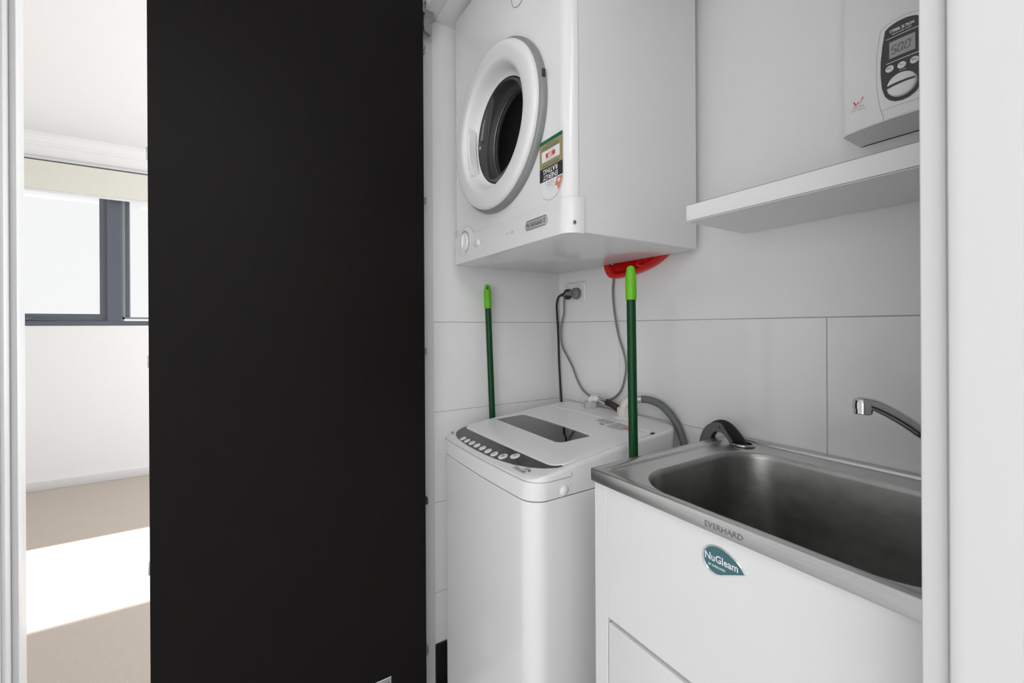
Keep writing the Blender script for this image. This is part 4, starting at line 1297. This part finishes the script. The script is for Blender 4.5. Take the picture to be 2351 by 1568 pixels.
def hgrid(name, pts, d, m, parent, thick=0.0):
    """closed outline symmetric about HCX laid on the bulged casing"""
    zs = sorted({round(z, 5) for x, z in pts})
    half = sorted([(z, HCX - x) for x, z in pts if x <= HCX + 1e-6])
    bm = NB()
    rows = []
    n = 40
    z0, z1 = half[0][0], half[-1][0]
    for k in range(n + 1):
        z = z0 + (z1 - z0) * (0.5 - 0.5 * math.cos(math.pi * k / n))
        wd = interp(z, [h[0] for h in half], [h[1] for h in half])
        rows.append([hpt(HCX + wd * t, z, d) for t in [-1 + 2 * i / 12 for i in range(13)]])
    loft(bm, rows, False, False, closed=False)
    return obj(name, bm, m, parent, angle=1.2)


# raised control module with a slightly barrel shaped outline
mo = [(HCX - 0.0265, 1.5520), (HCX - 0.0300, 1.5626), (HCX - 0.0335, 1.585), (HCX - 0.0355, 1.6042), (HCX - 0.0366, 1.6331), (HCX - 0.0350, 1.67), (HCX - 0.0300, 1.7045), (HCX - 0.022, 1.7095), (HCX - 0.010, 1.7125), (HCX, 1.713)]
bm = NB()
tube(bm, [hpt(x, z, 0.0001) for x, z in [(HCX - 0.0265, 1.5445)] + mirror(mo) + [(HCX + 0.0265, 1.5445)]], 0.0003, 5)
tube(bm, [hpt(HCX - 0.030 + 0.060 * k / 10, 1.5626, 0.0001) for k in range(11)], 0.0003, 5)
obj('module_outline', bm, 'hairline', ht)
bo = [(HCX, 1.5688), (HCX - 0.009, 1.5705), (HCX - 0.017, 1.5755), (HCX - 0.0235, 1.5845), (HCX - 0.0280, 1.601), (HCX - 0.0297, 1.625), (HCX - 0.0295, 1.649), (HCX - 0.0270, 1.675), (HCX - 0.0230, 1.7000), (HCX - 0.016, 1.7045), (HCX - 0.006, 1.7068), (HCX - 0.0001, 1.7070)]
pn = hgrid('display_panel', bo, 0.0012, 'console_dark', ht)
hgrid('display_screen', [(HCX - 0.0172, 1.6470), (HCX - 0.0170, 1.6755)], 0.0018, 'lcd', pn)
for z in (1.6828, 1.6402):
    bm = NB()
    loft(bm, [[hpt(HCX - 0.0215 + 0.043 * k / 10, z - 0.0005, 0.0017) for k in range(11)], [hpt(HCX - 0.0215 + 0.043 * k / 10, z + 0.0005, 0.0017) for k in range(11)]], False, False, closed=False)
    obj('rule_line', bm, 'print_white', pn, smooth=False)
text('STIEBEL ELTRON', (HCX, hy(HCX) - 0.0014, 1.6935), PX, UP, 0.0066, 'print_white', pn, bold=0.0002, wide=0.66)
text('electronic LCD', (HCX - 0.0005, hy(HCX) - 0.0014, 1.6880), PX, UP, 0.0052, 'print_white', pn, wide=0.80)


def seven(ch, x, z, h, wd):
    segs = {'5': 'afgcd', '0': 'abcdef'}[ch]
    sl = 0.16
    T = h * 0.11
    P = lambda u_, v: (x + u_ + v * sl, z + v)
    E = {'a': (P(0, h), P(wd, h)), 'd': (P(0, 0), P(wd, 0)), 'g': (P(0, h / 2), P(wd, h / 2)), 'f': (P(0, h / 2), P(0, h)), 'e': (P(0, 0), P(0, h / 2)), 'b': (P(wd, h / 2), P(wd, h)), 'c': (P(wd, 0), P(wd, h / 2))}
    for s in segs:
        (x0, z0), (x1, z1) = E[s]
        dv = Vector((x1 - x0, z1 - z0)).normalized()
        pv = Vector((-dv.y, dv.x)) * T / 2
        a, b = Vector((x0, z0)) + dv * T * .45, Vector((x1, z1)) - dv * T * .45
        poly(bm7, [hpt(*(a + pv), 0.0021), hpt(*(a - pv), 0.0021), hpt(*(b - pv), 0.0021), hpt(*(b + pv), 0.0021)])


bm7 = NB()
for ch, x in (('5', -0.0145), ('0', -0.0060), ('0', 0.0035)):
    seven(ch, HCX + x, 1.6540, 0.0135, 0.0058)
poly(bm7, [hpt(HCX + 0.0017 + a, 1.6536 + b, 0.0021) for a, b in ((0, 0), (0.0012, 0), (0.0012, 0.0012), (0, 0.0012))])
obj('digits', bm7, 'lcd_ink', pn, smooth=False)
text('°C', (HCX + 0.0140, hy(HCX + 0.014) - 0.0019, 1.6690), PX, UP, 0.0045, 'ink_grey', pn)
for x, z, s_ in ((HCX - 0.0163, 1.6295, 'M1'), (HCX, 1.6280, 'T'), (HCX + 0.0163, 1.6285, 'M2')):
    bm = NB()
    lathe(bm, [(0.0058, 0.0), (0.0058, -0.0022), (0.0050, -0.0032), (0.0001, -0.0036)], (x, hy(x) - 0.0010, z), 'Y', 24)
    b_ = obj('button', bm, 'plastic_white', pn)
    text(s_, (x - (0.0012 if s_ == 'T' else 0), hy(x) - 0.0048, z), PX, UP, 0.0050, 'ink', b_)
    if s_ == 'T':
        text('max', (x + 0.0020, hy(x) - 0.0048, z - 0.0006), PX, UP, 0.0026, 'ink', b_)
bm = NB()
poly(bm, [hpt(HCX + a, 1.6192 + b, 0.0018) for a, b in ((-0.0035, 0), (0.0005, 0), (0.0005, 0.0016), (-0.0035, 0.0016))])
obj('indicator', bm, 'print_salmon', pn, smooth=False)
text('max', (HCX + 0.0035, hy(HCX) - 0.0014, 1.6202), PX, UP, 0.0030, 'print_white', pn)
# temperature dial with a slanted dark slot
KR, kz2 = 0.0200, 1.5955
dl = link('temperature_dial', None, ht, (HCX, hy(HCX), kz2))
bm = NB()
lathe(bm, [(KR, -0.0005), (KR, -0.004), (KR - 0.0012, -0.0068), (KR - 0.004, -0.0085), (0.006, -0.0092), (0.0001, -0.0092)], (HCX, hy(HCX), kz2), 'Y', 44)
obj('dial_cap', bm, 'plastic_white', dl)
bm = NB()
rows = []
for k in range(21):
    u_ = (-1 + 2 * k / 20) * 0.93
    x = HCX + u_ * KR
    zc = kz2 + 0.0005 + 0.0012 * (1 - u_ * u_) + 0.0012 * u_
    hh = 0.0019 - 0.0004 * u_
    d = 0.0099 - 0.0016 * abs(u_) ** 3
    rows.append([(x, hy(HCX) - d, zc - hh), (x, hy(HCX) - d - 0.0003, zc), (x, hy(HCX) - d, zc + hh)])
loft(bm, rows, False, False, closed=False)
obj('dial_slot', bm, 'console_dark', dl, smooth=False)
# compliance mark
bm = NB()
z0_, x0_ = 1.5905, -0.3340
hm = lambda a, b: hpt(x0_ + a, z0_ + b, 0.0004)
for s in ([(0, .0085), (.0025, .0085), (.0050, .0010), (.0040, -.001)], [(.0045, .0005), (.0080, .0065), (.0085, .0045), (.0050, -.001)], [(.0080, .0065), (.0105, -.001), (.0098, .0030), (.0083, .0035)], [(.0098, -.001), (.0110, .0010), (.0175, .0115), (.0155, .0115)]):
    poly(bm, [hm(a, b) for a, b in s])
wk = obj('compliance_mark', bm, 'print_red', ht, smooth=False)
text('Water Mark', (-0.3250, hy(-0.314), 1.5862), PX, UP, 0.0034, 'ink', wk, lift=0.0003)
text('LICENSE  WMKA1250', (-0.3255, hy(-0.312), 1.5810), PX, UP, 0.0024, 'ink', wk, lift=0.0003)

# ------------------------------------------------------------------ what each piece of the setting is
SETTING = {'floor': 'beige carpet of the bedroom with a patch of sun', 'floor_hall': 'pale carpet of the hall', 'floor_laundry': 'pale tiled floor of the laundry', 'ceiling': 'white bedroom ceiling',
           'ceiling_hall': 'white hall ceiling', 'ceiling_laundry': 'white soffit over the dryer', 'wall_far': 'white bedroom wall holding the window', 'wall_bedroom_south': 'white side wall of the bedroom',
           'wall_bedroom_north': 'white end wall of the bedroom', 'wall_left': 'white wall between laundry and bedroom, tiled inside the laundry', 'wall_back': 'white laundry wall with large glossy tiles behind the tub',
           'wall_laundry_right': 'white end wall of the laundry', 'wall_front': 'white hall wall around the laundry opening', 'wall_right': 'white end wall of the hall', 'wall_rear': 'white hall wall facing the laundry',
           'baseboard_left': 'black tile skirting beside the washing machine', 'baseboard_far': 'white skirting under the bedroom window', 'trim_1': 'white stepped cornice above the roller blind',
           'trim_3': 'white doorway lining behind the dark door', 'trim_7': 'dark strip painted in for the shadow gap beside the laundry opening'}
for k, v in SETTING.items():
    bpy.data.objects[k]['label'] = v
